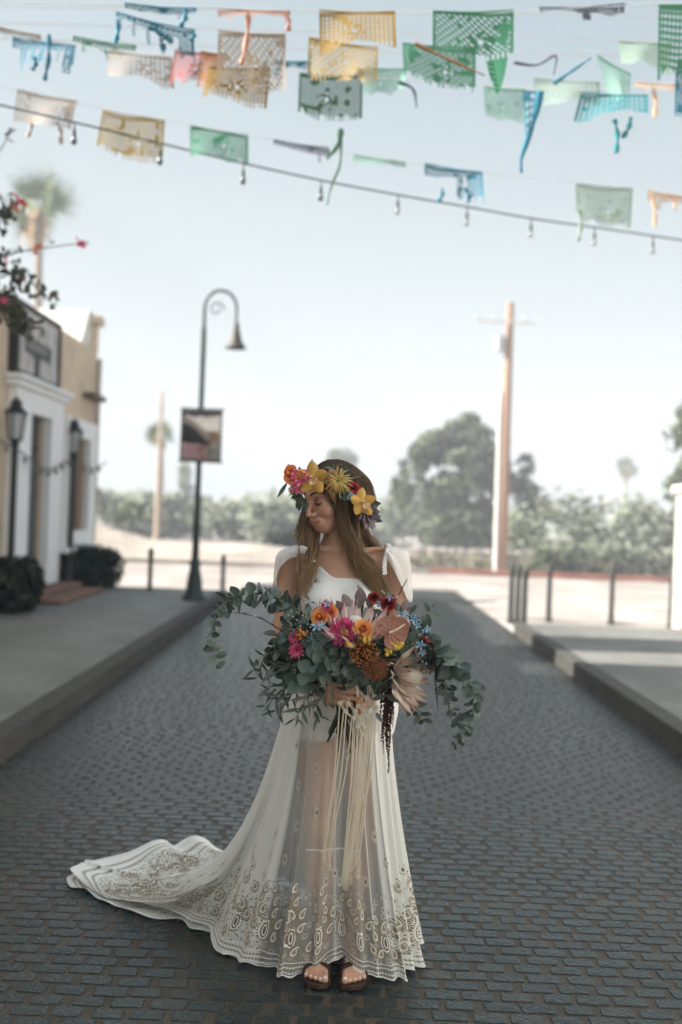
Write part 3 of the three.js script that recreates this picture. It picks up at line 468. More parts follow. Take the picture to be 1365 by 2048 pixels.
    for (const [px, py, s, m] of [[36, 398, 1, bm], [48, 408, 0.8, bm2], [30, 413, 0.8, bm2], [160, 487, 1.1, bm], [168, 488, 0.7, bm], [75, 494, 0.8, bm2], [70, 502, 0.6, bm2], [10, 600, 0.9, bm], [48, 560, 0.5, bm], [14, 520, 0.7, bm]]) {
      const f = pgroup('flower', t), p = Q(px, py, 7.95); f.position.copy(p);
      for (let k = 0; k < 5; k++) { const g = surf(4, 4, (u, v) => V((u - 0.5) * 0.05 * Math.sin(Math.PI * Math.min(0.98, v * 0.9 + 0.08)), v * 0.055, 0.012 * Math.cos((u - 0.5) * 3) * v)); const b = part('bract', g, m, f); b.quaternion.setFromEuler(new THREE.Euler(R() * 6, R() * 6, R() * 6)); b.scale.setScalar(s); }
    }
  }
}
// ---------------------------------------------------------------- cut paper bunting on strings, bulb cable, wires
{
  const PC = { blue: [0.006, 0.3, 0.47], teal: [0.01, 0.38, 0.44], green: [0.05, 0.36, 0.18], pine: [0.05, 0.2, 0.1], mint: [0.3, 0.58, 0.47], sage: [0.36, 0.5, 0.4], mustard: [0.55, 0.33, 0.04], gold: [0.6, 0.42, 0.15], orange: [0.66, 0.27, 0.06], rust: [0.6, 0.28, 0.18], beige: [0.6, 0.5, 0.42], red: [0.62, 0.1, 0.07], grey: [0.1, 0.12, 0.18], peach: [0.72, 0.48, 0.3], tan: [0.5, 0.4, 0.3] };
  const mats = {}; for (const k in PC) { const pale = ['mint', 'sage', 'gold', 'beige', 'peach', 'tan', 'rust'].includes(k); mats[k] = phys(PC[k].map((q) => q * (pale ? 0.8 : 0.55)), { roughness: 0.85, transmission: pale ? 0.3 : 0.15, thickness: 0 }); };
  // the sheet is cut as real openings: a fine grid of cells, of which the cut or torn ones are missing
  function paper(c, seed, mode, NX = 84, NY = 58) {
    const R = rng(seed), pos = [], idx = [], a = R() * 6, b = R() * 6, mx = 0.35 + R() * 0.3, my = 0.45 + R() * 0.15, pitch = 5 + Math.floor(R() * 2), style = Math.floor(R() * 3), curl = 0.12 + R() * 0.22;
    const keepEdge = (u) => { const n = noise2(u * 6 + seed, 0.5, 0, seed), n2 = noise2(u * 17, seed * 0.7, 0, seed + 3);
      if (mode === 'full') return 0.9 + 0.1 * n - (n2 > 0.72 ? 0.12 : 0); if (mode === 'worn') return 0.72 + 0.35 * n; if (mode === 'strip') return 0.2 + 0.16 * n + (n2 > 0.8 ? 0.3 : 0);
      if (mode === 'shred') return 0.16 + (n2 > 0.6 ? 0.85 * n2 : 0.16 * n) + (u > 0.86 ? 0.5 : 0); if (mode === 'tail') return 0.8 + (Math.abs(u - 0.8) < 0.14 ? 0.85 * (1 - Math.abs(u - 0.8) / 0.14) + 0.5 * n * n2 : 0.14 * n); return 1; };
    const solid = (u, v) => {
      if (v > keepEdge(u)) return false;
      if (v < 0.07 || u < 0.035 || u > 0.965) return true;
      const i = Math.floor(u * NX), j = Math.floor(v * NY);
      const dx = (u - mx) * 1.5, dy = v - my, r = Math.hypot(dx, dy), an = Math.atan2(dy, dx), petal = 0.16 + 0.09 * Math.sin(an * 5 + a) + 0.05 * Math.sin(an * 9 + b);
      if (v > 0.87) return i % 5 < 2 || v > 0.97;
      if (r < petal) return !(r > petal * 0.45 && r < petal * 0.62 && Math.sin(an * 5 + b) > 0.1) && !(r < 0.05);
      const n = noise2(u * 9 + seed * 3, v * 7, 0, seed + 9); if (n > 0.76) return true;
      if (style === 0) return (i + j) % pitch < 2 || (i - j + 400) % pitch < 2; if (style === 1) return i % pitch < 2 || j % pitch < 2; return (i - j + 400) % pitch < 3 || (i + j) % (pitch + 3) < 2;
    };
    const [A, B, C2, D2] = c, at2 = (u, v) => { const t = A.clone().lerp(B, u), q = D2.clone().lerp(C2, u); const p = t.clone().lerp(q, v), w = A.distanceTo(B); p.z += w * curl * Math.sin(u * 3 + a) * v + w * 0.04 * Math.sin(u * 9 + b) * v; p.y += w * 0.02 * Math.sin(u * 5 + b) - w * 0.015 * Math.sin(u * Math.PI); return p; };
    const vmax = mode === 'tail' ? 1.7 : 1, ny = Math.round(NY * vmax);
    for (let j = 0; j <= ny; j++) for (let i = 0; i <= NX; i++) { const p = at2(i / NX, j / NY); pos.push(p.x, p.y, p.z); }
    for (let j = 0; j < ny; j++) for (let i = 0; i < NX; i++) if (solid((i + 0.5) / NX, (j + 0.5) / NY)) { const q = j * (NX + 1) + i; idx.push(q, q + NX + 1, q + 1, q + 1, q + NX + 1, q + NX + 2); }
    const g = new THREE.BufferGeometry(); g.setAttribute('position', new THREE.Float32BufferAttribute(pos, 3)); g.setIndex(idx); g.computeVertexNormals(); return g;
  }
  let seed = 100;
  const flag = (x0, y0, x1, y1, drop, D, col, mode, label, o = {}) => {
    seed += 7;
    const A = at(x0, y0, D), B = at(x1, y1, D), w = A.distanceTo(B), h = drop / FPX * D, dn = V(o.sx ?? (noise2(seed * 1.7, 0.3, 0, 2) - 0.5) * 0.4, -1, 0.06).multiplyScalar(h);
    const t = thing('paper_banner', label, 'paper banner', A, 'cut paper banners strung over the street');
    const z = V(0, 0, 0), b = B.clone().sub(A), bl = b.clone().multiplyScalar(o.narrow ?? 1);
    part('paper', paper([z, b, bl.clone().add(dn).add(V(o.narrow ? w * (1 - o.narrow) * 0.4 : 0, 0, 0)), dn.clone().add(V(o.narrow ? w * (1 - o.narrow) * 0.4 : 0, 0, 0))], seed, mode), mats[col], t);
    part('hem', tube([z.clone().add(V(0, 0.004, 0)), b.clone().multiplyScalar(0.5).add(V(0, -w * 0.012, 0)), b.clone().add(V(0, 0.004, 0))], 0.006, 0.006, 10, 5), mats[col], t);
    if (o.bits) for (const [x, y, X, Y] of o.bits) part('shred', tube([at(x, y, D).sub(A), at((x + X) / 2 + 4, (y + Y) / 2, D).sub(A), at(X, Y, D).sub(A)], (q) => 0.006 + 0.014 * Math.abs(Math.sin(q * 7 + x)), null, 14, 4), mats[col], t);
  };
  // lowest string
  flag(36, 180, 154, 203, 68, 7.7, 'beige', 'worn', 'pale beige banner with shreds trailing, first on the lowest string', { bits: [[115, 245, 122, 288], [62, 240, 55, 275]] });
  flag(206, 222, 330, 241, 82, 7.7, 'gold', 'full', 'whole golden lattice banner on the lowest string');
  flag(381, 253, 497, 271, 66, 7.7, 'green', 'full', 'whole mid green banner on the lowest string beside the golden one');
  flag(548, 281, 660, 297, 40, 7.7, 'grey', 'strip', 'grey remnant strip of a banner on the lowest string');
  flag(707, 311, 812, 325, 40, 7.8, 'mint', 'strip', 'crumpled mint green remnant between the grey and blue banners of the lowest string');
  flag(850, 328, 965, 346, 72, 7.8, 'blue', 'shred', 'bright blue torn banner with two hanging legs on the lowest string', { bits: [[885, 378, 876, 404], [930, 375, 936, 405]] });
  flag(1152, 367, 1266, 378, 78, 7.9, 'sage', 'worn', 'pale sage green banner near the far end of the lowest string', { bits: [[1160, 420, 1157, 482]] });
  flag(1297, 382, 1390, 396, 50, 7.9, 'peach', 'strip', 'crumpled peach coloured remnant at the end of the lowest string', { bits: [[1303, 384, 1310, 455], [1345, 395, 1350, 420]] });
  // middle string
  flag(-20, 50, 82, 72, 30, 6.9, 'tan', 'strip', 'thin brownish remnant at the start of the middle string');
  flag(26, 76, 152, 93, 68, 6.9, 'blue', 'shred', 'torn blue banner in tatters left of the green strip on the middle string', { bits: [[98, 70, 90, 160], [70, 115, 66, 140]] });
  flag(147, 74, 273, 93, 42, 7, 'green', 'strip', 'narrow green lattice strip above the beige banner of the middle string');
  flag(218, 103, 345, 116, 62, 6.6, 'beige', 'worn', 'beige lattice banner beside the red one on the middle string');
  flag(350, 101, 444, 110, 74, 6.6, 'red', 'worn', 'red banner, the only red one of the middle string');
  flag(402, 104, 452, 110, 76, 6.5, 'orange', 'worn', 'narrow orange scrap folded against the red banner');
  flag(418, 136, 541, 136, 74, 6.4, 'mustard', 'full', 'mustard orange banner below the pale tan one');
  flag(548, 122, 622, 124, 34, 6.9, 'blue', 'strip', 'short bright blue strip between orange and dark green banners', { bits: [[556, 122, 549, 150]] });
  flag(599, 148, 726, 152, 90, 6.6, 'pine', 'full', 'dark green banner hanging below the mustard ones');
  flag(730, 135, 812, 138, 48, 7.2, 'mint', 'worn', 'faint mint banner partly behind the dark green and mid green ones');
  flag(805, 88, 952, 96, 82, 6.4, 'green', 'full', 'mid green banner crossed by an orange red stick');
  flag(968, 174, 1052, 180, 64, 7.2, 'mint', 'worn', 'washed out mint lattice banner beside the twisted blue one');
  flag(1068, 158, 1200, 166, 62, 7, 'sage', 'worn', 'sage green banner behind the blue stick');
  flag(1162, 186, 1296, 192, 54, 6.5, 'teal', 'worn', 'teal banner with a blue pointed scrap below it', { bits: [[1262, 236, 1246, 276], [1230, 240, 1233, 305]] });
  flag(1270, 166, 1400, 168, 44, 7.3, 'peach', 'strip', 'peach coloured banner behind the teal one', { bits: [[1306, 170, 1310, 235]] });
  flag(1195, 112, 1262, 150, 95, 6.6, 'mint', 'worn', 'light mint torn banner hanging askew in front of the teal one', { narrow: 0.5 });
  // top string
  flag(250, 8, 394, 18, 26, 6, 'blue', 'strip', 'thin blue strip at the top edge above the larger blue tatters', { bits: [[372, 20, 362, 52]] });
  flag(233, 26, 388, 62, 56, 6.2, 'blue', 'shred', 'large blue banner in tatters hanging at a slant near the top edge', { bits: [[235, 40, 230, 88], [300, 55, 345, 84], [384, 60, 384, 80]] });
  flag(437, 18, 581, 24, 44, 6.1, 'rust', 'strip', 'rust coloured remnant with a long rust shred at the top edge', { bits: [[497, 25, 484, 128], [570, 25, 577, 60]] });
  flag(437, 62, 572, 70, 118, 6.2, 'tan', 'worn', 'pale tan banner hanging over the mustard orange one');
  flag(639, 22, 791, 25, 84, 5.9, 'mustard', 'worn', 'deep mustard banner at the top edge');
  flag(618, 76, 757, 96, 88, 6.2, 'gold', 'full', 'golden lattice banner between the deep mustard and dark green ones');
  flag(866, 24, 1028, 22, 92, 5.8, 'green', 'tail', 'big saturated green banner with a torn tail at the top edge');
  flag(1079, 17, 1250, 9, 46, 5.8, 'grey', 'strip', 'grey lattice strip with a small emblem at the top edge');
  flag(1318, 12, 1460, 4, 150, 5.8, 'green', 'worn', 'green banner cut off by the upper corner of the frame');
  flag(1238, 84, 1345, 88, 62, 6.3, 'sage', 'worn', 'pale green lattice banner below the cut off green one');
  flag(1352, 138, 1450, 138, 96, 5.9, 'blue', 'full', 'blue banner cut off by the side edge of the frame');
  // twisted and rolled ones
  {
    const roll = (pts, D, r, col, label, nm) => { const P = pts.map(([x, y]) => at(x, y, D)), t = thing(nm, label, nm.replace('_', ' '), P[0], null); part('paper', tube(curve(P.map((p) => p.clone().sub(P[0]))), (q) => r * (0.65 + 0.5 * Math.abs(Math.sin(q * 6 + 1))) * (1 - 0.55 * q), null, 30, 8), mats[col], t); part('knot', blob(V(0, 0, 0), r * 0.9, r * 0.9, r * 0.9), mats[col], t); return t; };
    const tw = roll([[1080, 188], [1070, 235], [1052, 290], [1043, 318], [1043, 345]], 6.5, 0.026, 'blue', 'blue banner twisted into a hanging rope beside the mint one', 'twisted_banner');
    const A = at(1080, 188, 6.5), p1 = at(1046, 182, 6.5), p2 = at(1090, 182, 6.5); part('paper', paper([p1.clone().sub(A), p2.clone().sub(A), at(1068, 250, 6.5).sub(A), at(1052, 285, 6.5).sub(A)], 7, 'full', 22, 34), mats.blue, tw);
    roll([[832, 88], [900, 120], [970, 151]], 6.2, 0.012, 'orange', 'orange red rolled paper stick slanting across the green banner', 'rolled_banner');
    roll([[1110, 166], [1145, 142], [1182, 116]], 6.2, 0.012, 'blue', 'blue rolled paper stick slanting up beside the grey string', 'rolled_banner');
    roll([[682, 262], [676, 290], [655, 318]], 7, 0.022, 'pine', 'dangling green paper tuft below the dark green banner', 'paper_tuft');
    roll([[682, 262], [680, 330], [664, 370], [655, 410]], 7.05, 0.012, 'pine', 'long thin green paper streamer hanging below the dark green tuft', 'paper_streamer');
    roll([[800, 165], [826, 178], [834, 215]], 7, 0.014, 'grey', 'small dark grey curled scrap below the mid green banner', 'paper_scrap');
    roll([[1030, 126], [1075, 130], [1112, 112], [1108, 150]], 6.6, 0.01, 'grey', 'grey tattered string of paper sagging beside the green tail', 'paper_streamer');
  }
  // strings, cable with bulbs, wires overhead
  const line = (name, pts, r, m, label, cat) => { const P = pts.map((p) => at(...p)), t = part(name, tube(curve(P.map((p) => p.clone().sub(P[0]))), r, r, 60, 5), m, scene); t.position.copy(P[0]); return tag(t, label, cat); };
  const cord = std([0.55, 0.55, 0.53]), cable = std([0.045, 0.07, 0.065]);
  line('bunting_string', [[-60, 160, 7.7], [180, 212, 7.7], [520, 275, 7.7], [830, 327, 7.8], [1260, 378, 7.9], [1430, 398, 7.9]], 0.0025, cord, 'pale string carrying the lowest row of paper banners', 'string');
  line('bunting_string', [[-60, 48, 6.9], [150, 90, 6.9], [420, 118, 6.7], [700, 150, 6.8], [980, 172, 7], [1200, 178, 6.8], [1430, 160, 6.8]], 0.0025, cord, 'pale string carrying the middle row of paper banners', 'string');
  line('bunting_string', [[-60, 2, 6], [240, 10, 6], [620, 22, 6], [1000, 24, 5.8], [1250, 10, 5.8], [1430, 6, 5.8]], 0.0025, cord, 'pale string carrying the topmost row of paper banners', 'string');
  for (const [a, l] of [[[[-60, 44, 9], [600, 62, 9.5], [1430, 84, 10]], 'thin overhead wire just below the topmost paper banners'], [[[-60, 74, 9], [600, 98, 9.5], [1430, 112, 10]], 'lower thin overhead wire passing behind the middle banners'], [[[-60, 12, 9], [700, 22, 9.5], [1430, 34, 10]], 'highest thin overhead wire along the top edge']]) line('overhead_wire', a, 0.0045, cord, l, 'wire');
  {
    const pts = [[-60, 196, 7.4], [150, 245, 7.5], [322, 287, 7.7], [488, 327, 7.9], [643, 361, 8.1], [797, 390, 8.3], [935, 414, 8.5], [1063, 437, 8.7], [1190, 455, 8.9], [1307, 472, 9.1], [1440, 492, 9.3]];
    line('bulb_cable', pts, 0.008, cable, 'dark cable of bare bulbs sagging across the street below the banners', 'cable');
    const names = ['first bulb from the left end of the cable, below the beige banner', 'second bulb hanging below the golden banner', 'third bulb hanging below the mid green banner', 'fourth bulb beside the long green paper streamer', 'fifth bulb hanging below the mint remnant', 'sixth bulb hanging below the torn blue banner', 'seventh bulb, below the gap between blue and sage banners', 'eighth bulb hanging below the sage green banner', 'ninth bulb, nearest the right end of the cable'];
    const clear = phys([0.55, 0.57, 0.56], { roughness: 0.1, transmission: 0.7, thickness: 0 });
    for (let i = 1; i < 10; i++) { const p = at(...pts[i]), b = thing('hanging_bulb', names[i - 1], 'light bulb', p, 'bulbs on the overhead cable'); b.scale.setScalar(0.8); part('lead', tube([V(0, 0, 0), V(0, -0.07, 0)], 0.007, 0.007, 2, 6), cable, b); part('socket', new THREE.CylinderGeometry(0.014, 0.02, 0.06, 8).translate(0, -0.095, 0), cable, b); part('glass', new THREE.LatheGeometry([[0.014, 0], [0.02, -0.02], [0.028, -0.045], [0.026, -0.07], [0.012, -0.085], [0, -0.088]].map(([r, y]) => new THREE.Vector2(r, y)), 10).translate(0, -0.125, 0), i < 5 ? std([0.06, 0.08, 0.075], { roughness: 0.25 }) : clear, b); }
  }
}
// ---------------------------------------------------------------- the bride
const BASE = V(0, 0.006, -3.35);
const bride = thing('person', 'person in long sheer white gown with train, holding the bouquet, looking down', 'person', BASE);
const loc = (px, py, D) => at(px, py, D).sub(BASE);   // a surveyed point in the axes of the figure
// head axes: turned to the photograph's left and tipped down
const HC = V(-0.06, 1.585, 0.035), HQ = new THREE.Quaternion().setFromEuler(new THREE.Euler(0.33, -0.86, 0.0, 'YXZ')), HQI = HQ.clone().invert();
const head = (x, y, z) => V(x, y, z).applyQuaternion(HQ).add(HC);
function headField(X, Y, Z) {
  const v = V(X, Y, Z).sub(HC).applyQuaternion(HQI), x = v.x, y = v.y, z = v.z, ax = Math.abs(x);
  let d = sdEll(x, y, z, [0, 0.02, -0.012], [0.071, 0.078, 0.088]);
  d = smin(d, sdEll(x, y, z, [0, -0.028, 0.03], [0.0595, 0.088, 0.06]), 0.03);
  d = smin(d, sdEll(x, y, z, [0, -0.092, 0.066], [0.023, 0.021, 0.02]), 0.03);               // chin
  d = smin(d, sdCone(ax, y, z, [0.05, -0.06, 0.0], [0.018, -0.096, 0.06], 0.014, 0.012), 0.03);  // jaw
  d = smin(d, sdEll(ax, y, z, [0.039, -0.036, 0.062], [0.022, 0.021, 0.021]), 0.022);           // cheek
  d = smin(d, sdCone(ax, y, z, [0.012, 0.017, 0.086], [0.043, 0.019, 0.066], 0.0085, 0.008), 0.014); // brow
  d = smax(d, -sdEll(ax, y, z, [0.031, -0.002, 0.097], [0.019, 0.012, 0.013]), 0.012);
  d = smin(d, sdEll(ax, y, z, [0.031, -0.003, 0.0725], [0.0165, 0.0135, 0.0145]), 0.004);     // lids
  d = smin(d, sdCone(x, y, z, [0, 0.012, 0.088], [0, -0.022, 0.1055], 0.006, 0.0078), 0.014);  // nose
  d = smin(d, sdCone(x, y, z, [0, -0.022, 0.1045], [0, -0.0405, 0.1105], 0.0075, 0.009), 0.008);
  d = smin(d, sdEll(ax, y, z, [0.0125, -0.044, 0.099], [0.0078, 0.0072, 0.0098]), 0.006);
  d = smax(d, -sdEll(ax, y, z, [0.0062, -0.0535, 0.103], [0.0034, 0.003, 0.005]), 0.003);
  d = smin(d, sdEll(x, y, z, [0, -0.073, 0.084], [0.03, 0.016, 0.0135]), 0.014);              // mouth mound
  const lx = ax / 0.028, up = [-0.0695 + 0.0035 * lx * lx, 0.0952 - 0.02 * lx * lx], dn = [-0.0785 + 0.008 * lx * lx, 0.0938 - 0.019 * lx * lx];
  if (lx < 1.25) {
    const fd = 1 - smoothstep(lx, 0.8, 1.18), th = Math.max(0.12, 1 - lx * lx * 0.75) * fd, ou = 0.004 * (1 - fd);
    d = smin(d, Math.hypot(y - up[0], z - up[1]) - 0.0042 * th + ou, 0.0035); d = smin(d, Math.hypot(y - dn[0], z - dn[1]) - 0.0052 * th + ou, 0.0035);
    d = smax(d, -(Math.hypot(y - (-0.0738 + 0.0055 * lx * lx), (z - 0.1025 + 0.019 * lx * lx) * 0.42) - 0.0021 * Math.max(0.45 * fd, th) + ou), 0.0015);
  }
  return d;
}
const J = { sL: [-0.182, 1.352, -0.005], sR: [0.162, 1.357, -0.005], eL: [-0.203, 1.085, 0.01], eR: [0.19, 1.09, 0.01], wL: [-0.07, 0.962, 0.195], wR: [0.088, 0.935, 0.195], hL: [-0.08, 0.86, -0.01], hR: [0.1, 0.86, -0.01], kL: [-0.052, 0.46, 0.015], kR: [0.092, 0.46, 0.015], aL: [-0.037, 0.085, -0.035], aR: [0.067, 0.085, -0.035] };
function torsoField(x, y, z) {
  let d = sdEll(x, y, z, [-0.01, 1.225, -0.012], [0.135, 0.2, 0.09]);
  d = smin(d, sdEll(x, y, z, [0, 1.06, -0.005], [0.112, 0.14, 0.082]), 0.08);
  d = smin(d, sdEll(x, y, z, [0.01, 0.89, -0.012], [0.163, 0.135, 0.107]), 0.09);
  d = smin(d, sdEll(x, y, z, [-0.075, 1.225, 0.058], [0.056, 0.062, 0.05]), 0.03);
  d = smin(d, sdEll(x, y, z, [0.055, 1.225, 0.058], [0.056, 0.062, 0.05]), 0.03);
  return d;
}
function skinField(x, y, z) {
  let d = 1;
  if (y > 0.72) {
    d = torsoField(x, y, z);
    if (y > 1.2) {
      d = smin(d, sdCone(x, y, z, [-0.14, 1.36, -0.012], [0.12, 1.365, -0.012], 0.045, 0.045), 0.05);
      d = smin(d, sdCone(x, y, z, [-0.012, 1.34, -0.014], [-0.035, 1.52, 0.01], 0.054, 0.05), 0.04);
      d = smin(d, sdCone(x, y, z, [-0.035, 1.395, 0.055], [-0.14, 1.405, 0.03], 0.008, 0.009), 0.016);   // collar bones
      d = smin(d, sdCone(x, y, z, [0.012, 1.395, 0.055], [0.125, 1.408, 0.03], 0.008, 0.009), 0.016);
      d = smin(d, sdCone(x, y, z, [-0.026, 1.395, 0.05], [-0.075, 1.53, 0.02], 0.009, 0.012), 0.018);      // neck muscle
      if (y > 1.42) d = smin(d, headField(x, y, z), 0.012);
    }
    let a = smin(sdCone(x, y, z, J.sL, J.eL, 0.047, 0.034), sdCone(x, y, z, J.eL, J.wL, 0.036, 0.0235), 0.02);
    a = Math.min(a, smin(sdCone(x, y, z, J.sR, J.eR, 0.047, 0.034), sdCone(x, y, z, J.eR, J.wR, 0.036, 0.0235), 0.02));
    d = smin(d, a, y > 1.28 ? 0.035 : 0.012);
  }
  if (y < 0.95) {
    let l = 1;
    for (const s of ['L', 'R']) {
      l = Math.min(l, sdCone(x, y, z, J['h' + s], J['k' + s], 0.084, 0.05));
      const c = sdCone(x, y, z, J['k' + s], J['a' + s], 0.048, 0.031); l = smin(l, c, 0.02);
      l = smin(l, sdEll(x, y, z, [J['k' + s][0], 0.34, -0.025], [0.046, 0.12, 0.05]), 0.04);
      if (y < 0.2) { const fx = J['a' + s][0], o = s === 'L' ? -0.008 : 0.01;
        l = smin(l, sdCone(x, y, z, [fx, 0.045, -0.05], [fx + o, 0.034, 0.09], 0.03, 0.024), 0.03); l = smin(l, sdCone(x, y, z, [fx, 0.085, -0.03], [fx + o * 0.6, 0.04, 0.07], 0.03, 0.025), 0.03);
        l = smin(l, sdEll(x, y, z, [fx + o, 0.032, 0.1], [0.038, 0.016, 0.035]), 0.02);
        for (let k = 0; k < 5; k++) { const sg = s === 'L' ? -1 : 1, tx = fx + o + sg * (-0.029 + k * 0.0155), tz = [0.163, 0.165, 0.158, 0.149, 0.138][k], r = k ? 0.0078 : 0.0118; l = smin(l, sdCone(x, y, z, [tx * 0.9 + (fx + o) * 0.1, 0.034, 0.11], [tx, 0.0262, tz], r, r * 0.95), 0.006); }
      }
    }
    d = smin(d, l, 0.04);
  }
  return d;
}
// hands: her own right one closes round the stems from the front, the other from behind
const BC = [0.008, 0.95, 0.262];
function handField(x, y, z) {
  let d = Math.min(sdCone(x, y, z, [-0.075, 0.965, 0.188], [-0.062, 0.962, 0.212], 0.025, 0.022), 1);
  const chain = (pts, r) => { let m = 1; for (let i = 0; i < pts.length - 1; i++) m = smin(m, sdCone(x, y, z, pts[i], pts[i + 1], r * (1 - 0.09 * i), r * (1 - 0.09 * (i + 1))), 0.003); return m; };
  let p = 1; for (let k = 0; k < 4; k++) { const yy = 0.991 - k * 0.0175; p = smin(p, sdCone(x, y, z, [-0.062, 0.97 - k * 0.006, 0.21], [-0.036, yy, 0.283], 0.0125, 0.0098), 0.018); }
  d = smin(d, p, 0.015);
  for (let k = 0; k < 4; k++) { const yy = 0.991 - k * 0.0175, L = [1, 1.08, 1.02, 0.82][k]; d = smin(d, chain([[-0.036, yy, 0.283], [-0.036 + 0.04 * L, yy + 0.001, 0.3065], [-0.036 + 0.066 * L, yy - 0.001, 0.302], [-0.036 + 0.084 * L, yy - 0.004, 0.29]], 0.0092), 0.005); }
  d = smin(d, chain([[-0.056, 0.985, 0.215], [-0.03, 1.008, 0.232], [-0.004, 1.012, 0.238], [0.016, 1.008, 0.243]], 0.0105), 0.01);
  let e = sdCone(x, y, z, [0.09, 0.937, 0.19], [0.078, 0.93, 0.21], 0.025, 0.022), q = 1;
  for (let k = 0; k < 4; k++) { const yy = 0.962 - k * 0.0175; q = smin(q, sdCone(x, y, z, [0.078, 0.94 - k * 0.006, 0.21], [0.058, yy, 0.262], 0.0125, 0.0098), 0.018); }
  e = smin(e, q, 0.015);
  for (let k = 0; k < 4; k++) { const yy = 0.962 - k * 0.0175; e = smin(e, chain([[0.058, yy, 0.262], [0.05, yy, 0.232], [0.026, yy, 0.214], [0.002, yy - 0.002, 0.216]], 0.0092), 0.005); }
  e = smin(e, chain([[0.07, 0.95, 0.215], [0.062, 0.965, 0.25], [0.052, 0.972, 0.283], [0.036, 0.972, 0.298]], 0.0102), 0.01);
  return Math.min(d, e);
}
const SKIN = [0.53, 0.305, 0.208];
const skinM = phys([1, 1, 1], { vertexColors: true, roughness: 0.48, bumpMap: fineT, bumpScale: 0.0004, specularIntensity: 0.7 });
{
  const ys = [...span(-0.0, 0.06, 0.005), ...span(0.06, 0.24, 0.009).slice(1), ...span(0.24, 1.42, 0.0125).slice(1), ...span(1.42, 1.73, 0.0026).slice(1)];
  const xs = [...span(-0.29, -0.17, 0.008), ...span(-0.17, 0.05, 0.0026).slice(1), ...span(0.05, 0.27, 0.006).slice(1)], zs = [...span(-0.16, -0.02, 0.008), ...span(-0.02, 0.18, 0.0028).slice(1), ...span(0.18, 0.26, 0.009).slice(1)];
  const g1 = nets(skinField, xs, ys, zs);
  const g2 = nets((x, y, z) => Math.min(handField(x, y, z), sdCone(x, y, z, J.wL, [-0.14, 1.02, 0.1], 0.0235, 0.029), sdCone(x, y, z, J.wR, [0.14, 1.015, 0.1], 0.0235, 0.029)), span(-0.15, 0.16, 0.0027), span(0.86, 1.06, 0.0027), span(0.1, 0.33, 0.0027));
  const paint = (g, face) => {
    const p = g.attributes.position, c = new Float32Array(p.count * 3), v = V(0, 0, 0);
    for (let i = 0; i < p.count; i++) {
      v.fromBufferAttribute(p, i); const m = 1 + (noise2(v.x * 60, v.y * 60 + v.z * 50, 0, 3) - 0.5) * 0.1 + (noise2(v.x * 400, v.y * 400 + v.z * 300, 0, 5) - 0.5) * 0.06;
      let k = [SKIN[0] * m, SKIN[1] * m, SKIN[2] * m];
      if (face && v.y > 1.43) {
        const h = v.clone().sub(HC).applyQuaternion(HQI), ax = Math.abs(h.x), mix = (t, w) => { w = clamp(w, 0, 1); k = k.map((a, j) => lerp(a, t[j], w)); };
        const lx = ax / 0.0275; if (h.z > 0.066 && lx < 1.02) { const top = -0.0655 + 0.001 * lx * lx - (ax < 0.004 ? 0.0012 : 0), bot = -0.0838 + 0.0148 * lx * lx; if (h.y < top && h.y > bot) mix([0.32, 0.105, 0.095], 0.7); }
        const ch = Math.hypot((ax - 0.042) / 0.022, (h.y + 0.03) / 0.018, (h.z - 0.06) / 0.04); mix([0.42, 0.17, 0.115], 0.4 * (1 - ch));
        const li = Math.hypot((ax - 0.031) / 0.02, (h.y - 0.003) / 0.013); if (h.z > 0.05) mix([0.22, 0.11, 0.08], 0.75 * (1 - li * li));
        const ns = Math.hypot(h.x / 0.018, (h.y + 0.04) / 0.016); if (h.z > 0.095) mix([0.42, 0.175, 0.115], 0.3 * (1 - ns));
      }
      c.set(k, i * 3);
    }
    g.setAttribute('color', new THREE.BufferAttribute(c, 3)); g.setAttribute('uv', new THREE.Float32BufferAttribute(Float32Array.from({ length: p.count * 2 }, (_, n) => (n % 2 ? p.getY(n >> 1) : p.getX(n >> 1) + p.getZ(n >> 1)) * 6), 2)); return g;
  };
  part('body', merge([paint(g1, true), paint(g2, false)].map((g) => { g.setIndex(g.index); return g; })), skinM, bride);
  // normals survive the merge because each mesh computed its own before
}
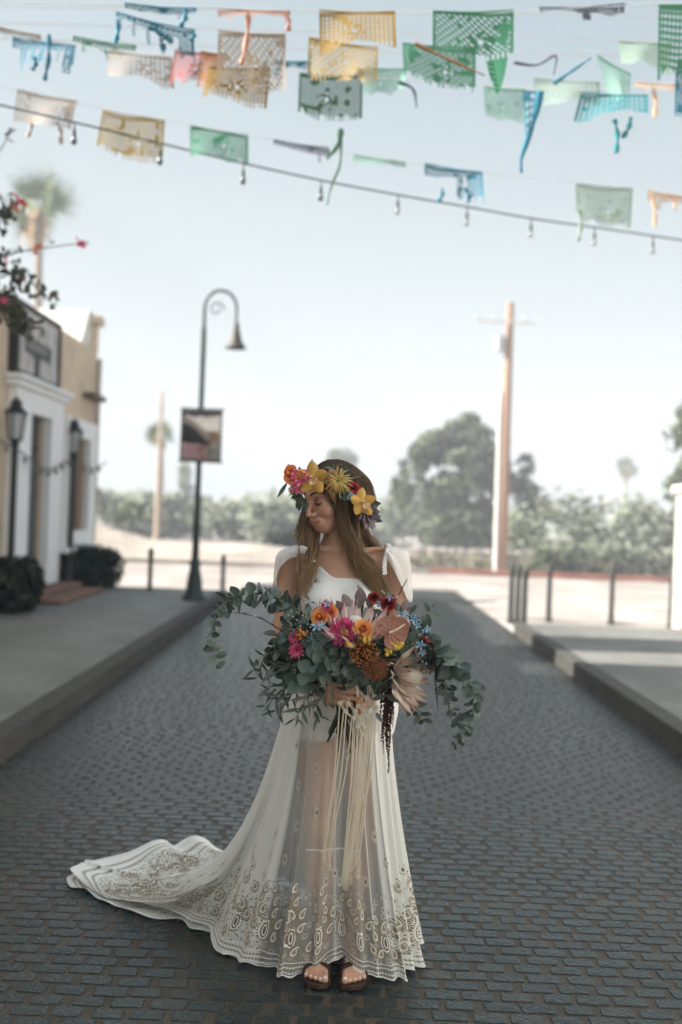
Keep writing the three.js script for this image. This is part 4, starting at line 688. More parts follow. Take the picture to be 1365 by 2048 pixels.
// brows, lashes, nails
{
  const dark = std([0.03, 0.018, 0.012], { roughness: 0.7 }), R = rng(4);
  const onFace = (x, y, z0 = 0.13) => { let z = z0; for (let i = 0; i < 60; i++) { const p = head(x, y, z), d = headField(p.x, p.y, p.z); if (d < 0.0004) break; z -= Math.max(d * 0.7, 0.0002); } return z; };
  for (const s of [-1, 1]) {
    const hairs = [];
    for (let i = 0; i < 170; i++) { const t = R(), x = s * (0.011 + 0.039 * t), y = 0.0205 + 0.0085 * Math.sin(t * 2.3) - 0.006 * t * t + (R() - 0.5) * 0.006 * (1 - t * 0.7), z = onFace(x, y) + 0.0006; const x2 = x + s * 0.006, y2 = y + 0.0025 - t * 0.003, z2 = onFace(x2, y2) + 0.001; hairs.push(tube([head(x, y, z), head(x2, y2, z2)], 0.00065, 0.0003, 1, 4)); }
    part('eyebrow', hairs, dark, bride);
    const ls = []; const lid = []; for (let i = 0; i <= 14; i++) { const t = i / 14, x = s * (0.0165 + 0.03 * t), y = -0.0075 - 0.0042 * Math.sin(t * Math.PI) + 0.002 * t; lid.push([x, y, onFace(x, y) + 0.0003]); }
    ls.push(tube(lid.map((q) => head(...q)), (t) => 0.0008 + 0.0016 * Math.sin(Math.PI * Math.min(1, t * 0.9 + 0.05)), null, 20, 5));
    for (let i = 0; i < 60; i++) { const t = R(), k = t * 14, a = lid[Math.floor(k)], p = [...a]; const L = 0.0065 + 0.0025 * t; ls.push(tube([head(...p), head(p[0] + s * L * 0.35 * (t + 0.2), p[1] - L * 0.75, p[2] + L * 0.6), head(p[0] + s * L * 0.7 * (t + 0.2), p[1] - L * 0.8, p[2] + L * 1.1)], 0.0007, 0.0002, 2, 4)); }
    part('eyelashes', ls, dark, bride);
  }
  const nail = phys([0.72, 0.66, 0.64], { roughness: 0.15, clearcoat: 1 });
  for (let k = 0; k < 4; k++) { const yy = 0.991 - k * 0.0175, L = [1, 1.08, 1.02, 0.82][k]; part('fingernail', blob(V(-0.036 + 0.083 * L, yy - 0.003, 0.296), 0.0062, 0.0046, 0.0024, new THREE.Quaternion().setFromEuler(new THREE.Euler(0, 0.7, 0))), nail, bride); }
  for (const s of ['L', 'R']) for (let k = 0; k < 5; k++) { const fx = J['a' + s][0], o = s === 'L' ? -0.008 : 0.01, sg = s === 'L' ? -1 : 1, tx = fx + o + sg * (-0.029 + k * 0.0155), tz = [0.163, 0.165, 0.158, 0.149, 0.138][k], r = k ? 0.0042 : 0.0064; part('toenail', blob(V(tx, 0.0262 + (k ? 0.006 : 0.0095), tz + 0.004), r, 0.0022, r * 1.05, new THREE.Quaternion().setFromEuler(new THREE.Euler(0.35, 0, 0)), 1), nail, bride); }
  // sandals
  const leather = std([0.028, 0.013, 0.009], { roughness: 0.55, bumpMap: fineT, bumpScale: 0.0008 }), soleM = std([0.05, 0.024, 0.014], { roughness: 0.7 });
  for (const s of ['L', 'R']) {
    const fx = J['a' + s][0], o = s === 'L' ? -0.008 : 0.01, sg = s === 'L' ? -1 : 1, S = pgroup('sandal', bride);
    const sh = new THREE.Shape([[0, -0.085], [0.03, -0.07], [0.033, -0.02], [0.036, 0.04], [0.045, 0.1], [0.042, 0.135], [0.026, 0.166], [-0.004, 0.178], [-0.032, 0.172], [-0.043, 0.14], [-0.041, 0.09], [-0.034, 0.03], [-0.032, -0.03], [-0.026, -0.07]].map(([x, z]) => new THREE.Vector2(x * sg, z)));
    const e = new THREE.ExtrudeGeometry(sh, { depth: 0.012, bevelEnabled: true, bevelSize: 0.002, bevelThickness: 0.002, bevelSegments: 2, curveSegments: 6 }); e.rotateX(Math.PI / 2); e.translate(fx + o * 0.5, 0.0145, 0); part('sole', e, soleM, S);
    const st = (a, h, b) => part('strap', (() => { const c = curve([V(fx + o + a[0], 0.016, a[1]), V(fx + o + a[0] * 0.8, h * 0.8, (a[1] * 3 + b[1]) / 4), V(fx + o, h + 0.006, (a[1] + b[1]) / 2), V(fx + o + b[0] * 0.8, h * 0.8, (a[1] + b[1] * 3) / 4), V(fx + o + b[0], 0.016, b[1])]); const g = tube(curve(c.getPoints(24).map((p) => { for (let i = 0; i < 30 && skinField(p.x, p.y, p.z) < 0.0022; i++) { p.y += 0.0012; p.x += (p.x - fx - o) * 0.02; } return p; })), 0.0032, 0.0032, 24, 6); return g; })(), leather, S);
    st([-0.045, 0.128], 0.05, [0.045, 0.095]); st([-0.045, 0.09], 0.05, [0.045, 0.128]); st([-0.046, 0.112], 0.048, [0.046, 0.112]); st([-0.04, 0.06], 0.078, [0.046, 0.1]); st([-0.044, 0.095], 0.076, [0.04, 0.05]); st([-0.036, 0.02], 0.1, [0.037, 0.02]);
  }
}
// ---------------------------------------------------------------- hair
{
  const hm = phys([1, 1, 1], { vertexColors: true, roughness: 0.5, specularIntensity: 0.6 }), R = rng(17), g = [];
  const hairCol = (t, k) => { const root = [0.055, 0.036, 0.023], mid = [0.185, 0.115, 0.066], end = [0.45, 0.3, 0.17]; const c = t < 0.4 ? root.map((a, i) => lerp(a, mid[i], t / 0.4)) : mid.map((a, i) => lerp(a, end[i], (t - 0.4) / 0.6)); return c.map((a) => a * k); };
  const colourAlong = (geo, seg, sides, t0, t1, k) => { const n = geo.attributes.position.count, a = new Float32Array(n * 3); for (let i = 0; i < n; i++) a.set(hairCol(lerp(t0, t1, Math.floor(i / (sides + 1)) / seg), k), i * 3); geo.setAttribute('color', new THREE.BufferAttribute(a, 3)); return geo; };
  // scalp
  const cap = nets((X, Y, Z) => { const v = V(X, Y, Z).sub(HC).applyQuaternion(HQI); let d = sdEll(v.x, v.y, v.z, [0, 0.02, -0.014], [0.0765, 0.0845, 0.0945]); d = smin(d, sdEll(v.x, v.y, v.z, [0, -0.06, -0.045], [0.06, 0.085, 0.042]), 0.05); return smax(d, (v.z - 0.02 - (v.y + 0.06) * 0.42), 0.01); }, span(-0.22, 0.1, 0.005), span(1.42, 1.74, 0.005), span(-0.14, 0.18, 0.005));
  g.push(tint(cap, [0.05, 0.032, 0.021]));
  const lock = (pts, rad, n, t0, t1, r0 = 0.00095, wave = 0.015) => {
    const c = curve(pts), fr = c.computeFrenetFrames(40, false);
    if (n > 80) g.push(colourAlong(tube(pts, (u) => rad(u) * 0.62 * (u > 0.7 ? Math.max(0.05, (1 - u) / 0.3) : 1), null, 26, 8), 26, 8, t0, t1, 0.75));
    for (let i = 0; i < n; i++) {
      const a = R() * 6.283, q = Math.sqrt(R()), ph = R() * 6, k = 0.6 + R() * 0.8, t = 0.85 + 0.15 * R(), s0 = R() * 0.06, P = [], w = wave * (0.6 + 0.8 * R()), cl = Math.floor(R() * 7) * 0.9;
      for (let j = 0; j <= 9; j++) { const u = s0 + (t - s0) * j / 9, f = Math.min(40, Math.round(u * 40)), p = c.getPointAt(Math.min(1, u)), rr = rad(u); P.push(p.addScaledVector(fr.normals[f], Math.cos(a + u * 0.9) * q * rr * 0.75 + w * (0.14 * Math.sin(u * 13 + ph) + Math.sin(u * 9 + cl)) * u).addScaledVector(fr.binormals[f], Math.sin(a + u * 0.9) * q * rr + w * (0.14 * Math.cos(u * 11 + ph) + Math.cos(u * 8 + cl * 1.7)) * u)); }
      g.push(colourAlong(tube(P, (u) => r0 * (0.6 + 0.6 * Math.sin(Math.PI * Math.min(1, 0.15 + u * 0.8))) * (1 - 0.7 * u * u), null, 18, 3), 18, 3, t0, t1, k));
    }
  };
  const L = loc;
  // over the skull from the parting
  for (const s of [-1, 1]) for (let i = 0; i < 30; i++) {
    const zz = 0.066 - i * 0.0051, k = Math.sqrt(Math.max(0.05, 1 - ((zz + 0.014) / 0.099) ** 2)), P = [];
    for (let j = 0; j <= 6; j++) { const t = 0.04 + j * 0.28; P.push(head(s * 0.0785 * k * Math.sin(t), 0.02 + 0.0865 * k * Math.cos(t), zz - 0.0145 * j * (zz > -0.03 ? 1 : 0.2))); }
    P.push(head(s * (0.055 + 0.03 * k), -0.04, zz - 0.088 * (zz > -0.03 ? 1 : 0.1)), head(s * (0.05 + 0.03 * k), -0.1, zz - 0.088 * (zz > -0.03 ? 1 : -0.2)));
    lock(P, () => 0.0055, 26, 0, 0.34, 0.001, 0.002);
  }
  // the lock that falls from the near temple along the cheek and over the breast
  lock([head(0.072, 0.06, 0.04), head(0.083, 0.01, 0.022), L(686, 1040, 3.245), L(698, 1072, 3.25), L(712, 1108, 3.262), L(742, 1138, 3.268), L(766, 1176, 3.28), L(788, 1215, 3.29)], (u) => 0.01 + 0.012 * Math.sin(u * 2.8), 400, 0.1, 1);
  lock([head(0.083, 0.03, -0.0), head(0.09, -0.03, -0.01), L(706, 1058, 3.27), L(712, 1090, 3.265), L(716, 1122, 3.258), L(744, 1160, 3.262), L(756, 1202, 3.27)], (u) => 0.013 + 0.009 * Math.sin(u * 2.8), 400, 0.12, 0.95);
  lock([head(0.082, 0.01, -0.03), head(0.085, -0.06, -0.03), L(728, 1068, 3.32), L(748, 1092, 3.33), L(768, 1108, 3.335)], (u) => 0.016 - 0.006 * u, 240, 0.1, 0.6);
  // hair down the back of the neck
  lock([head(0.03, 0.03, -0.092), head(0.03, -0.04, -0.095), head(0.02, -0.12, -0.07), V(0.02, 1.36, -0.1), V(0.02, 1.25, -0.12)], (u) => 0.02 + 0.035 * u, 460, 0.05, 0.7);
  // the lock on the far side in front of her shoulder
  lock([head(-0.072, 0.03, 0.045), head(-0.083, -0.04, 0.03), L(614, 1058, 3.315), L(610, 1092, 3.285), L(612, 1130, 3.258), L(606, 1165, 3.255), L(600, 1200, 3.262)], (u) => 0.012 + 0.01 * Math.sin(u * 2.7), 420, 0.12, 0.85);
  lock([head(-0.07, 0.0, 0.0), head(-0.075, -0.08, 0.01), L(628, 1070, 3.32), L(626, 1096, 3.285), L(622, 1128, 3.255), L(613, 1172, 3.255)], (u) => 0.012 + 0.008 * Math.sin(u * 2.7), 340, 0.12, 0.7);
  lock([head(-0.08, -0.01, 0.04), L(606, 1040, 3.34), L(598, 1070, 3.33), L(594, 1085, 3.32)], (u) => 0.008 + 0.004 * u, 90, 0.3, 0.9);
  // fine loose hairs at the temple and neck
  lock([head(0.055, 0.055, 0.075), head(0.07, 0.0, 0.06), head(0.072, -0.05, 0.045), L(672, 1075, 3.25), L(662, 1112, 3.24)], (u) => 0.006 + 0.014 * u, 22, 0.2, 0.7, 0.0007, 0.012);
  part('hair', g, hm, bride);
}
// ---------------------------------------------------------------- gown
const clothN = tex(256, (u, v) => { const a = Math.sin(u * Math.PI * 128) * Math.sin(v * Math.PI * 128) * 0.25 + 0.5; return a * 0.6 + 0.4 * fbm(u * 10, v * 10, 10, 4, 55); }, false);
const bodiceM = phys([0.8, 0.81, 0.81], { roughness: 0.85, sheen: 0.25, sheenRoughness: 0.6, bumpMap: rep(clothN, 5), bumpScale: 0.0007 });
{
  // close fitting top and brief of opaque cloth, cut by neckline and leg line
  const neck = (x) => { const u = clamp((x + 0.1) / 0.035, 0, 1), w = clamp((x - 0.07) / 0.03, 0, 1); return 1.307 + (1 - smoothstep(x, -0.118, -0.03)) * 0.054 + smoothstep(x, 0.055, 0.1) * 0.012; };
  const leg = (x, y, z) => y < 0.9 ? Math.min(sdCone(x, y, z, J.hL, J.kL, 0.084, 0.05), sdCone(x, y, z, J.hR, J.kR, 0.084, 0.05)) - 0.0075 : 1;
  const g = nets((x, y, z) => { let d = torsoField(x, y, z) - 0.0075; d = smin(d, leg(x, y, z), 0.04); d = smax(d, y - neck(x), 0.003); return smax(d, 0.792 - 0.03 * Math.sin(clamp((x + 0.19) / 0.2, 0, 1) * Math.PI) + (x > 0.01 ? -0.03 * Math.sin(clamp((x - 0.01) / 0.18, 0, 1) * Math.PI) : 0) - y, 0.003); }, span(-0.2, 0.2, 0.005), span(0.7, 1.37, 0.0055), span(-0.14, 0.13, 0.005));
  const p = g.attributes.position; g.setAttribute('uv', new THREE.Float32BufferAttribute(Float32Array.from({ length: p.count * 2 }, (_, n) => n % 2 ? p.getY(n >> 1) : p.getX(n >> 1) + p.getZ(n >> 1) * 0.5), 2));
  const bod = part('bodice', g, bodiceM, bride);
  // sunburst embroidery raised on the breast and hip
  const lace = phys([0.8, 0.79, 0.76], { roughness: 0.8 }), tan = std([0.34, 0.29, 0.23]);
  const front = (px, py, D0 = 3.1) => { let D = D0; for (let i = 0; i < 80; i++) { const q = loc(px, py, D), d = smin(torsoField(q.x, q.y, q.z), leg(q.x, q.y, q.z) + 0.0075, 0.04) - 0.012; if (d < 0.001 || D > 3.4) break; D += clamp(d * 0.6, 0.001, 0.05); } return loc(px, py, D); };
  for (const [px, py, s] of [[633, 1160, 1], [717, 1173, 1], [622, 1493, 1.1], [611, 1480, 0.7], [628, 1477, 0.7]]) {
    const o = front(px, py, py > 1400 ? 3.15 : 3.1), gg = [], cc = [];
    for (let i = 0; i < 13; i++) { const a = i / 13 * 6.283; gg.push(blob(o.clone().add(V(Math.sin(a) * 0.013 * s, Math.cos(a) * 0.016 * s, 0.004)), 0.0016 * s, 0.0052 * s, 0.0018, new THREE.Quaternion().setFromAxisAngle(V(0, 0, 1), -a), 1)); }
    cc.push(blob(o.clone().add(V(0, 0, 0.003)), 0.004 * s, 0.0065 * s, 0.0025));
    const e = pgroup('embroidery', bride); part('stitch_ray', gg, lace, e); part('seed', cc, tan, e);
  }
  // beaded shoulder straps
  const lift = (p, h, c) => { const o = p.clone().sub(c).normalize(); for (let i = 0; i < 40; i++) { const d = skinField(p.x, p.y, p.z); if (d > h) break; p.addScaledVector(o, Math.max(0.0008, (h - d) * 0.6)); } return p; };
  const strap = (pts, n) => { const c = curve(curve(pts).getPoints(16).map((p) => lift(p, 0.007, V(p.x * 0.8, 1.3, -0.02)))), S = pgroup('strap', bride); part('band', tube(c, 0.006, 0.006, 20, 6), bodiceM, S); const bd = new THREE.IcosahedronGeometry(0.0046, 1); for (let i = 0; i < n; i++) for (const o of [-1, 1]) { const q = c.getPointAt((i + 0.5) / n); const b = part('bead', bd, lace, S); b.position.set(q.x + o * 0.0036, q.y + o * 0.0012, q.z + 0.004); } };
  strap([loc(770, 1150, 3.245), loc(769, 1130, 3.262), loc(773, 1108, 3.29), loc(775, 1096, 3.33), V(0.118, 1.38, -0.08)], 22);
  strap([loc(628, 1126, 3.25), loc(620, 1108, 3.27), loc(615, 1094, 3.3), loc(614, 1089, 3.35), V(-0.115, 1.37, -0.08)], 20);
  // flutter sleeves of thin cloth draped over the shoulders
  const sheer = phys([0.84, 0.85, 0.86], { roughness: 0.9, transparent: true, opacity: 0.66, bumpMap: rep(clothN, 6), bumpScale: 0.001 });
  const sleeve = (inner, outer, sgn) => {
    const a = curve(inner), b = curve(outer), c = V((J['s' + sgn])[0], 1.3, 0);
    const g = surf(26, 14, (u, v) => { const p = a.getPointAt(u), q = b.getPointAt(u), r = p.clone().lerp(q, v), o = r.clone().sub(c).setY(0).normalize(); r.addScaledVector(o, 0.02 * Math.sin(v * Math.PI) + 0.003 * Math.sin(u * 16) * v); r.y += 0.03 * Math.sin(v * Math.PI) * (1 - 0.3 * v); return lift(r, 0.006 + 0.006 * v, c); }, (u, v) => [u * 0.3, v * 0.2]);
    const S = part('sleeve', g, sheer, bride); part('rolled_hem', tube(curve(b.getPoints(40).map((p) => lift(p, 0.012, c))), 0.0017, 0.0017, 60, 5), bodiceM, S);
  };
  sleeve([loc(612, 1108, 3.262), loc(610, 1095, 3.3), loc(611, 1090, 3.35), loc(612, 1092, 3.4), V(-0.12, 1.35, -0.09)], [loc(608, 1112, 3.255), loc(580, 1116, 3.27), loc(563, 1130, 3.27), loc(555, 1150, 3.3), loc(552, 1172, 3.36), loc(556, 1150, 3.42), V(-0.17, 1.31, -0.1)], 'L');
  sleeve([loc(774, 1112, 3.27), loc(776, 1100, 3.31), loc(777, 1096, 3.35), loc(776, 1098, 3.4), V(0.125, 1.35, -0.09)], [loc(776, 1116, 3.265), loc(792, 1146, 3.27), loc(806, 1176, 3.285), loc(817, 1200, 3.32), loc(821, 1170, 3.37), loc(818, 1150, 3.42), V(0.165, 1.31, -0.1)], 'R');
}
// skirt: hip ring -> hem on the ground, with folds and the long train
{
  const HEM = [[0, 0.02, 0.09, 0.062], [9, -0.045, 0.115, 0.018], [22, -0.12, 0.115, 0.008], [38, -0.233, 0.07, 0.006], [50, -0.325, -0.02, 0.006], [61, -0.427, -0.15, 0.006], [70, -0.51, -0.26, 0.008], [79, -0.69, -0.37, 0.006], [87, -0.9, -0.49, 0.006], [94, -1.045, -0.6, 0.006], [100, -1.07, -0.71, 0.008], [111, -0.87, -0.84, 0.02], [124, -0.7, -0.93, 0.035], [138, -0.56, -0.95, 0.03], [154, -0.38, -0.85, 0.02], [178, -0.12, -0.6, 0.006], [205, 0.1, -0.42, 0.006], [238, 0.26, -0.3, 0.006], [268, 0.288, -0.15, 0.006], [300, 0.268, 0.03, 0.006], [322, 0.215, 0.1, 0.006], [343, 0.11, 0.12, 0.03], [360, 0.02, 0.09, 0.062]];
  const sample = (a) => { let i = 0; while (i < HEM.length - 2 && a > HEM[i + 1][0]) i++; const n = HEM.length - 1, P = (k) => { k = ((k % n) + n) % n; return HEM[k]; }, t = clamp((a - HEM[i][0]) / (HEM[i + 1][0] - HEM[i][0]), 0, 1), p0 = P(i - 1), p1 = P(i), p2 = P(i + 1), p3 = P(i + 2); return [1, 2, 3].map((k) => 0.5 * (2 * p1[k] + (p2[k] - p0[k]) * t + (2 * p0[k] - 5 * p1[k] + 4 * p2[k] - p3[k]) * t * t + (3 * p1[k] - p0[k] - 3 * p2[k] + p3[k]) * t * t * t)); };
  const fold = (a) => 0.5 * Math.sin(a * 15 + 1.3 * Math.sin(a * 3)) + 0.3 * Math.sin(a * 26 + 2 + Math.sin(a * 5)) + 0.2 * Math.sin(a * 41 + 1);
  const S = V(0, 0, 0), H = V(0, 0, 0), P1 = V(0, 0, 0), P2 = V(0, 0, 0);
  const point = (u, v) => {
    const deg = u * 360, a = u * 2 * Math.PI; const h = sample(deg), V0 = 0.08;
    if (v < V0) { const t = v / V0; return V(-Math.sin(a) * lerp(0.152, 0.18, Math.sin(t * 1.57)) - 0.009, lerp(0.99, 0.85, t), Math.cos(a) * lerp(0.105, 0.128, Math.sin(t * 1.57)) - 0.008 + 0.002 * fold(a) * t); }
    v = (v - V0) / (1 - V0);
    S.set(-Math.sin(a) * 0.18 - 0.009, 0.85, Math.cos(a) * 0.128 - 0.008); H.set(h[0], Math.max(0.006, h[2] !== undefined ? h[2] : 0), 0); H.set(h[0], Math.max(0.005, h[2]), h[1]);
    const dx = H.x - S.x, dz = H.z - S.z, L = Math.hypot(dx, dz), w = smoothstep(L, 0.28, 0.85);
    P1.set(S.x + dx * lerp(0.06, 0.12, w), lerp(0.6, 0.42, w), S.z + dz * lerp(0.06, 0.12, w)); P2.set(S.x + dx * lerp(0.66, 0.25, w), lerp(0.22, 0.015, w), S.z + dz * lerp(0.66, 0.25, w));
    const i = 1 - v, p = V(0, 0, 0).addScaledVector(S, i * i * i).addScaledVector(P1, 3 * i * i * v).addScaledVector(P2, 3 * i * v * v).addScaledVector(H, v * v * v);
    const f = fold(a), amp = (0.002 + 0.04 * Math.pow(v, 1.15)) * (1 - 0.6 * w), ox = -Math.sin(a), oz = Math.cos(a), calm = deg > 318 || deg < 26 ? 0.45 : 1;
    p.x += ox * f * amp * calm; p.z += oz * f * amp * calm;
    if (w > 0) { const m = smoothstep(v, 0.42, 0.75), r = Math.pow(Math.abs(Math.sin(a * 10.5 + 2.2 * v + 0.9 * noise2(u * 40, v * 5, 0, 2))), 1.5); p.y += w * m * (0.062 * r * (1 - 0.5 * v) + 0.02 * noise2(u * 60, v * 12, 0, 6) + (deg > 104 && deg < 160 ? 0.035 * (0.5 + 0.5 * Math.sin(a * 19)) : 0)) * (deg > 66 && deg < 103 ? 0.75 : 1); p.x += w * m * 0.02 * Math.sin(v * 22 + u * 90); }
    if (v > 0.9) { const k = (v - 0.9) * 10; p.y += k * k * 0.005 * (1 + Math.sin(a * 26 + Math.sin(a * 17) * 2)) * (h[2] > 0.015 ? 0.2 : 1); p.x += ox * k * 0.005 * Math.sin(a * 31 + 1); p.z += oz * k * 0.005 * Math.sin(a * 31 + 1); }
    p.y = Math.max(p.y, 0.004 + 0.004 * (1 - v));
    return p;
  };
  // cloth coordinates: u follows the length of the hem, so that the pattern keeps its size
  const arc = [0]; { let q = null; for (let i = 0; i <= 720; i++) { const h = sample(i / 2), p = V(h[0], 0, h[1]); if (q) arc.push(arc[i - 1] + p.distanceTo(q) + 0.0012); q = p; } }
  const U = (deg) => { const f = clamp(deg * 2, 0, 719.999), i = Math.floor(f); return lerp(arc[i], arc[i + 1], f - i) / arc[720]; };
  // embroidery, drawn once on a wide canvas: u runs round the hem (0 at the front), v down
  const SY = 2.1, W = 2048, Hh = 1024, cv = document.createElement('canvas'), av = document.createElement('canvas'); cv.width = av.width = W; cv.height = av.height = Hh;
  const x = cv.getContext('2d'), y = av.getContext('2d'), R = rng(31);
  x.fillStyle = '#e9e9e6'; x.fillRect(0, 0, W, Hh); y.fillStyle = 'rgb(80,80,80)'; y.fillRect(0, 0, W, Hh);
  for (let i = 0; i < 900; i++) { const g = Math.round(70 + R() * 90); y.fillStyle = `rgba(${g},${g},${g},0.1)`; y.fillRect(R() * W, R() * Hh, 2 + R() * 5, 60 + R() * 200); }
  // the side and back panels are gathered and lie in several layers of cloth
  const dense = (u0, u1, a) => { for (let i = 0; i < 120; i++) { const e = (i / 119 - 0.5); y.fillStyle = `rgba(236,236,236,${a / 40})`; const k = Math.abs(e) * 30; y.fillRect(u0 * W + k, 0, Math.max(0, (u1 - u0) * W - 2 * k), Hh); } };
  dense(U(40), U(325), 0.9); dense(U(58), U(300), 1.6); dense(-0.004, 0.004, 0.5);
  y.fillStyle = 'rgba(235,235,235,0.9)'; y.fillRect(U(28) * W, 0, 3.5, Hh); y.fillRect(U(333) * W, 0, 3.5, Hh);
  y.fillRect(0, 0.53 * Hh, U(22) * W, 5); y.fillRect(U(340) * W, 0.53 * Hh, W, 5);
  const both = (f) => { for (const [c, op] of [[x, 0], [y, 1]]) f(c, op); };
  const GO = '#6f5f4a', GO2 = '#83735c', WH = '#f4f3ef';
  const fill = (c, op, col, a = 1) => { c.fillStyle = op ? `rgba(250,250,250,${a})` : col; }, strk = (c, op, col, w) => { c.strokeStyle = op ? '#fafafa' : col; c.lineWidth = w; };
  const at2 = (cx, cy, rot, s, f) => both((c, op) => { c.save(); c.translate(cx, cy); c.scale(1, SY); c.rotate(rot); c.scale(s, s); f(c, op); c.restore(); });
  const drop = (c, r) => { c.beginPath(); c.moveTo(0, -r * 1.5); c.bezierCurveTo(r * 0.3, -r * 0.8, r, -r * 0.4, r * 0.9, r * 0.3); c.bezierCurveTo(r * 0.7, r * 1.1, -r * 0.7, r * 1.1, -r * 0.9, r * 0.3); c.bezierCurveTo(-r, -r * 0.4, -r * 0.3, -r * 0.8, 0, -r * 1.5); c.closePath(); };
  const burst = (cx, cy, s, rot = 0, n = 16) => at2(cx, cy, rot, s, (c, op) => { strk(c, op, WH, 1.6); drop(c, 10); c.stroke(); fill(c, op, GO); drop(c, 6.5); c.fill(); for (let i = 0; i < n; i++) { const a = i / n * 6.283; if (Math.abs(Math.sin(a / 2)) < 0.12) continue; c.save(); c.rotate(a + Math.PI); c.translate(0, 15.5 + (Math.cos(a) > 0.4 ? 2 : 0)); fill(c, op, GO2); c.beginPath(); c.ellipse(0, 0, 2.1, 4.3, 0, 0, 7); c.fill(); strk(c, op, WH, 0.8); c.stroke(); c.restore(); } });
  const pais = (cx, cy, s, rot, fl = 1) => at2(cx, cy, rot, s, (c, op) => { c.scale(fl, 1); const pth = (k) => { c.beginPath(); c.moveTo(4 * k, -26 * k); c.bezierCurveTo(-14 * k, -16 * k, -15 * k, 6 * k, -9 * k, 13 * k); c.bezierCurveTo(-1 * k, 20 * k, 11 * k, 14 * k, 10 * k, 3 * k); c.bezierCurveTo(9 * k, -6 * k, -2 * k, -12 * k, 4 * k, -26 * k); c.closePath(); }; fill(c, op, '#d9d4c9'); pth(1); c.fill(); strk(c, op, GO, 2.2); pth(1); c.stroke(); strk(c, op, WH, 1.6); pth(0.78); c.stroke(); fill(c, op, GO); pth(0.5); c.fill(); strk(c, op, WH, 1.2); pth(0.3); c.stroke(); for (let i = 0; i < 13; i++) { const a = i / 12 * 4.2 - 0.8; fill(c, op, GO2); c.beginPath(); c.ellipse(-1 + 17 * Math.cos(a + 0.6) * 1.0, 3 + 19 * Math.sin(a + 0.6), 2, 4, a + 2.1, 0, 7); c.fill(); } });
  const curl = (cx, cy, s, rot) => at2(cx, cy, rot, s, (c, op) => { strk(c, op, WH, 1.7); c.beginPath(); for (let i = 0; i < 40; i++) { const a = i * 0.28, r = 1 + i * 0.28; c[i ? 'lineTo' : 'moveTo'](Math.cos(a) * r, Math.sin(a) * r); } c.stroke(); strk(c, op, GO, 0.9); c.stroke(); });
  const lotus = (cx, cy, s) => at2(cx, cy, 0, s, (c, op) => { for (let i = 3; i >= 0; i--) { fill(c, op, i % 2 ? WH : GO); c.beginPath(); c.ellipse(0, 0, 5 + i * 4.5, 17 + i * 6.5, 0, 0, 7); c.fill(); } for (let i = 0; i < 22; i++) { const a = i / 22 * 6.283; fill(c, op, GO2); c.beginPath(); c.ellipse(Math.cos(a) * 25, Math.sin(a) * 43, 2.2, 4.2, a + Math.PI / 2, 0, 7); c.fill(); } fill(c, op, WH); for (const e of [-1, 1]) { c.beginPath(); c.ellipse(e * 10, -34, 7, 5, e, 0, 7); c.fill(); } strk(c, op, GO, 1); c.stroke(); });
  for (const [u, v] of [[0.055, 0.2], [0.945, 0.36], [0.045, 0.36], [0.09, 0.42], [0.1, 0.27], [0.13, 0.46], [0.16, 0.44], [0.905, 0.44], [0.97, 0.14], [0.12, 0.12], [0.2, 0.35], [0.25, 0.5], [0.8, 0.4], [0.7, 0.5], [0.87, 0.48]]) burst(U(u * 360) * W, (0.08 + v * 0.92) * Hh, 0.5);
  // motifs scattered with growing density towards the hem, the big ones first
  const placed = [], sc = 0.52, free = (X, Y, r) => placed.every(([a, b, q]) => { const dx = Math.min(Math.abs(a - X), W - Math.abs(a - X)); return Math.hypot(dx, (b - Y) / SY * 1.15) > (r + q) * 0.8; });
  const put = (n, v0, v1, r, f) => { let made = 0; for (let k = 0; k < n * 30 && made < n; k++) { const X = R() * W, Y = (v0 + (v1 - v0) * R()) * Hh; if (!free(X, Y, r)) continue; placed.push([X, Y, r]); made++; for (const w of X < 60 ? [0, W] : X > W - 60 ? [0, -W] : [0]) f(X + w, Y, w); } };
  const hq = (X, Y, k) => hash3(Math.round((X + W) % W), Math.round(Y), k);
  put(40, 0.835, 0.875, 19, (X, Y) => lotus(X, Y, 0.95 * sc));
  put(130, 0.75, 0.895, 13, (X, Y) => { const q = hq(X, Y, 3); pais(X, Y, 1.2 * sc, (q - 0.5) * 1.4, q > 0.5 ? 1 : -1); });
  put(90, 0.66, 0.78, 11, (X, Y) => { const q = hq(X, Y, 5); pais(X, Y, 0.95 * sc, (q - 0.5) * 1.1, q > 0.5 ? 1 : -1); });
  put(60, 0.57, 0.72, 11, (X, Y) => burst(X, Y, 0.9 * sc, (hq(X, 2, 5) - 0.5) * 0.6));
  put(220, 0.7, 0.92, 8, (X, Y) => burst(X, Y, 0.62 * sc, (hq(X, 2, 6) - 0.5) * 1.6, 12));
  put(260, 0.66, 0.93, 5, (X, Y) => curl(X, Y, 0.62 * sc, X));
  put(900, 0.74, 0.93, 2.8, (X, Y) => both((c, op) => { fill(c, op, GO2); c.beginPath(); c.ellipse(X, Y, 1.6, 4.6, (X % 3) * 0.3, 0, 7); c.fill(); }));
  both((c, op) => { for (let j = 0; j < 4; j++) { for (let i = 0; i < 400; i++) { const X = (i + (j % 2) * 0.5) / 400 * W, Y = (0.945 + j * 0.012) * Hh + 5 * Math.sin(i * 0.18); fill(c, op, j % 2 ? WH : GO2); c.beginPath(); c.ellipse(X, Y, 1.7, 4.4, 0.25, 0, 7); c.fill(); } } strk(c, op, WH, 4); for (const yy of [0.932, 0.99]) { c.beginPath(); for (let i = 0; i <= 300; i++) c[i ? 'lineTo' : 'moveTo'](i / 300 * W, yy * Hh + 6 * Math.sin(i * 0.18)); c.stroke(); } });
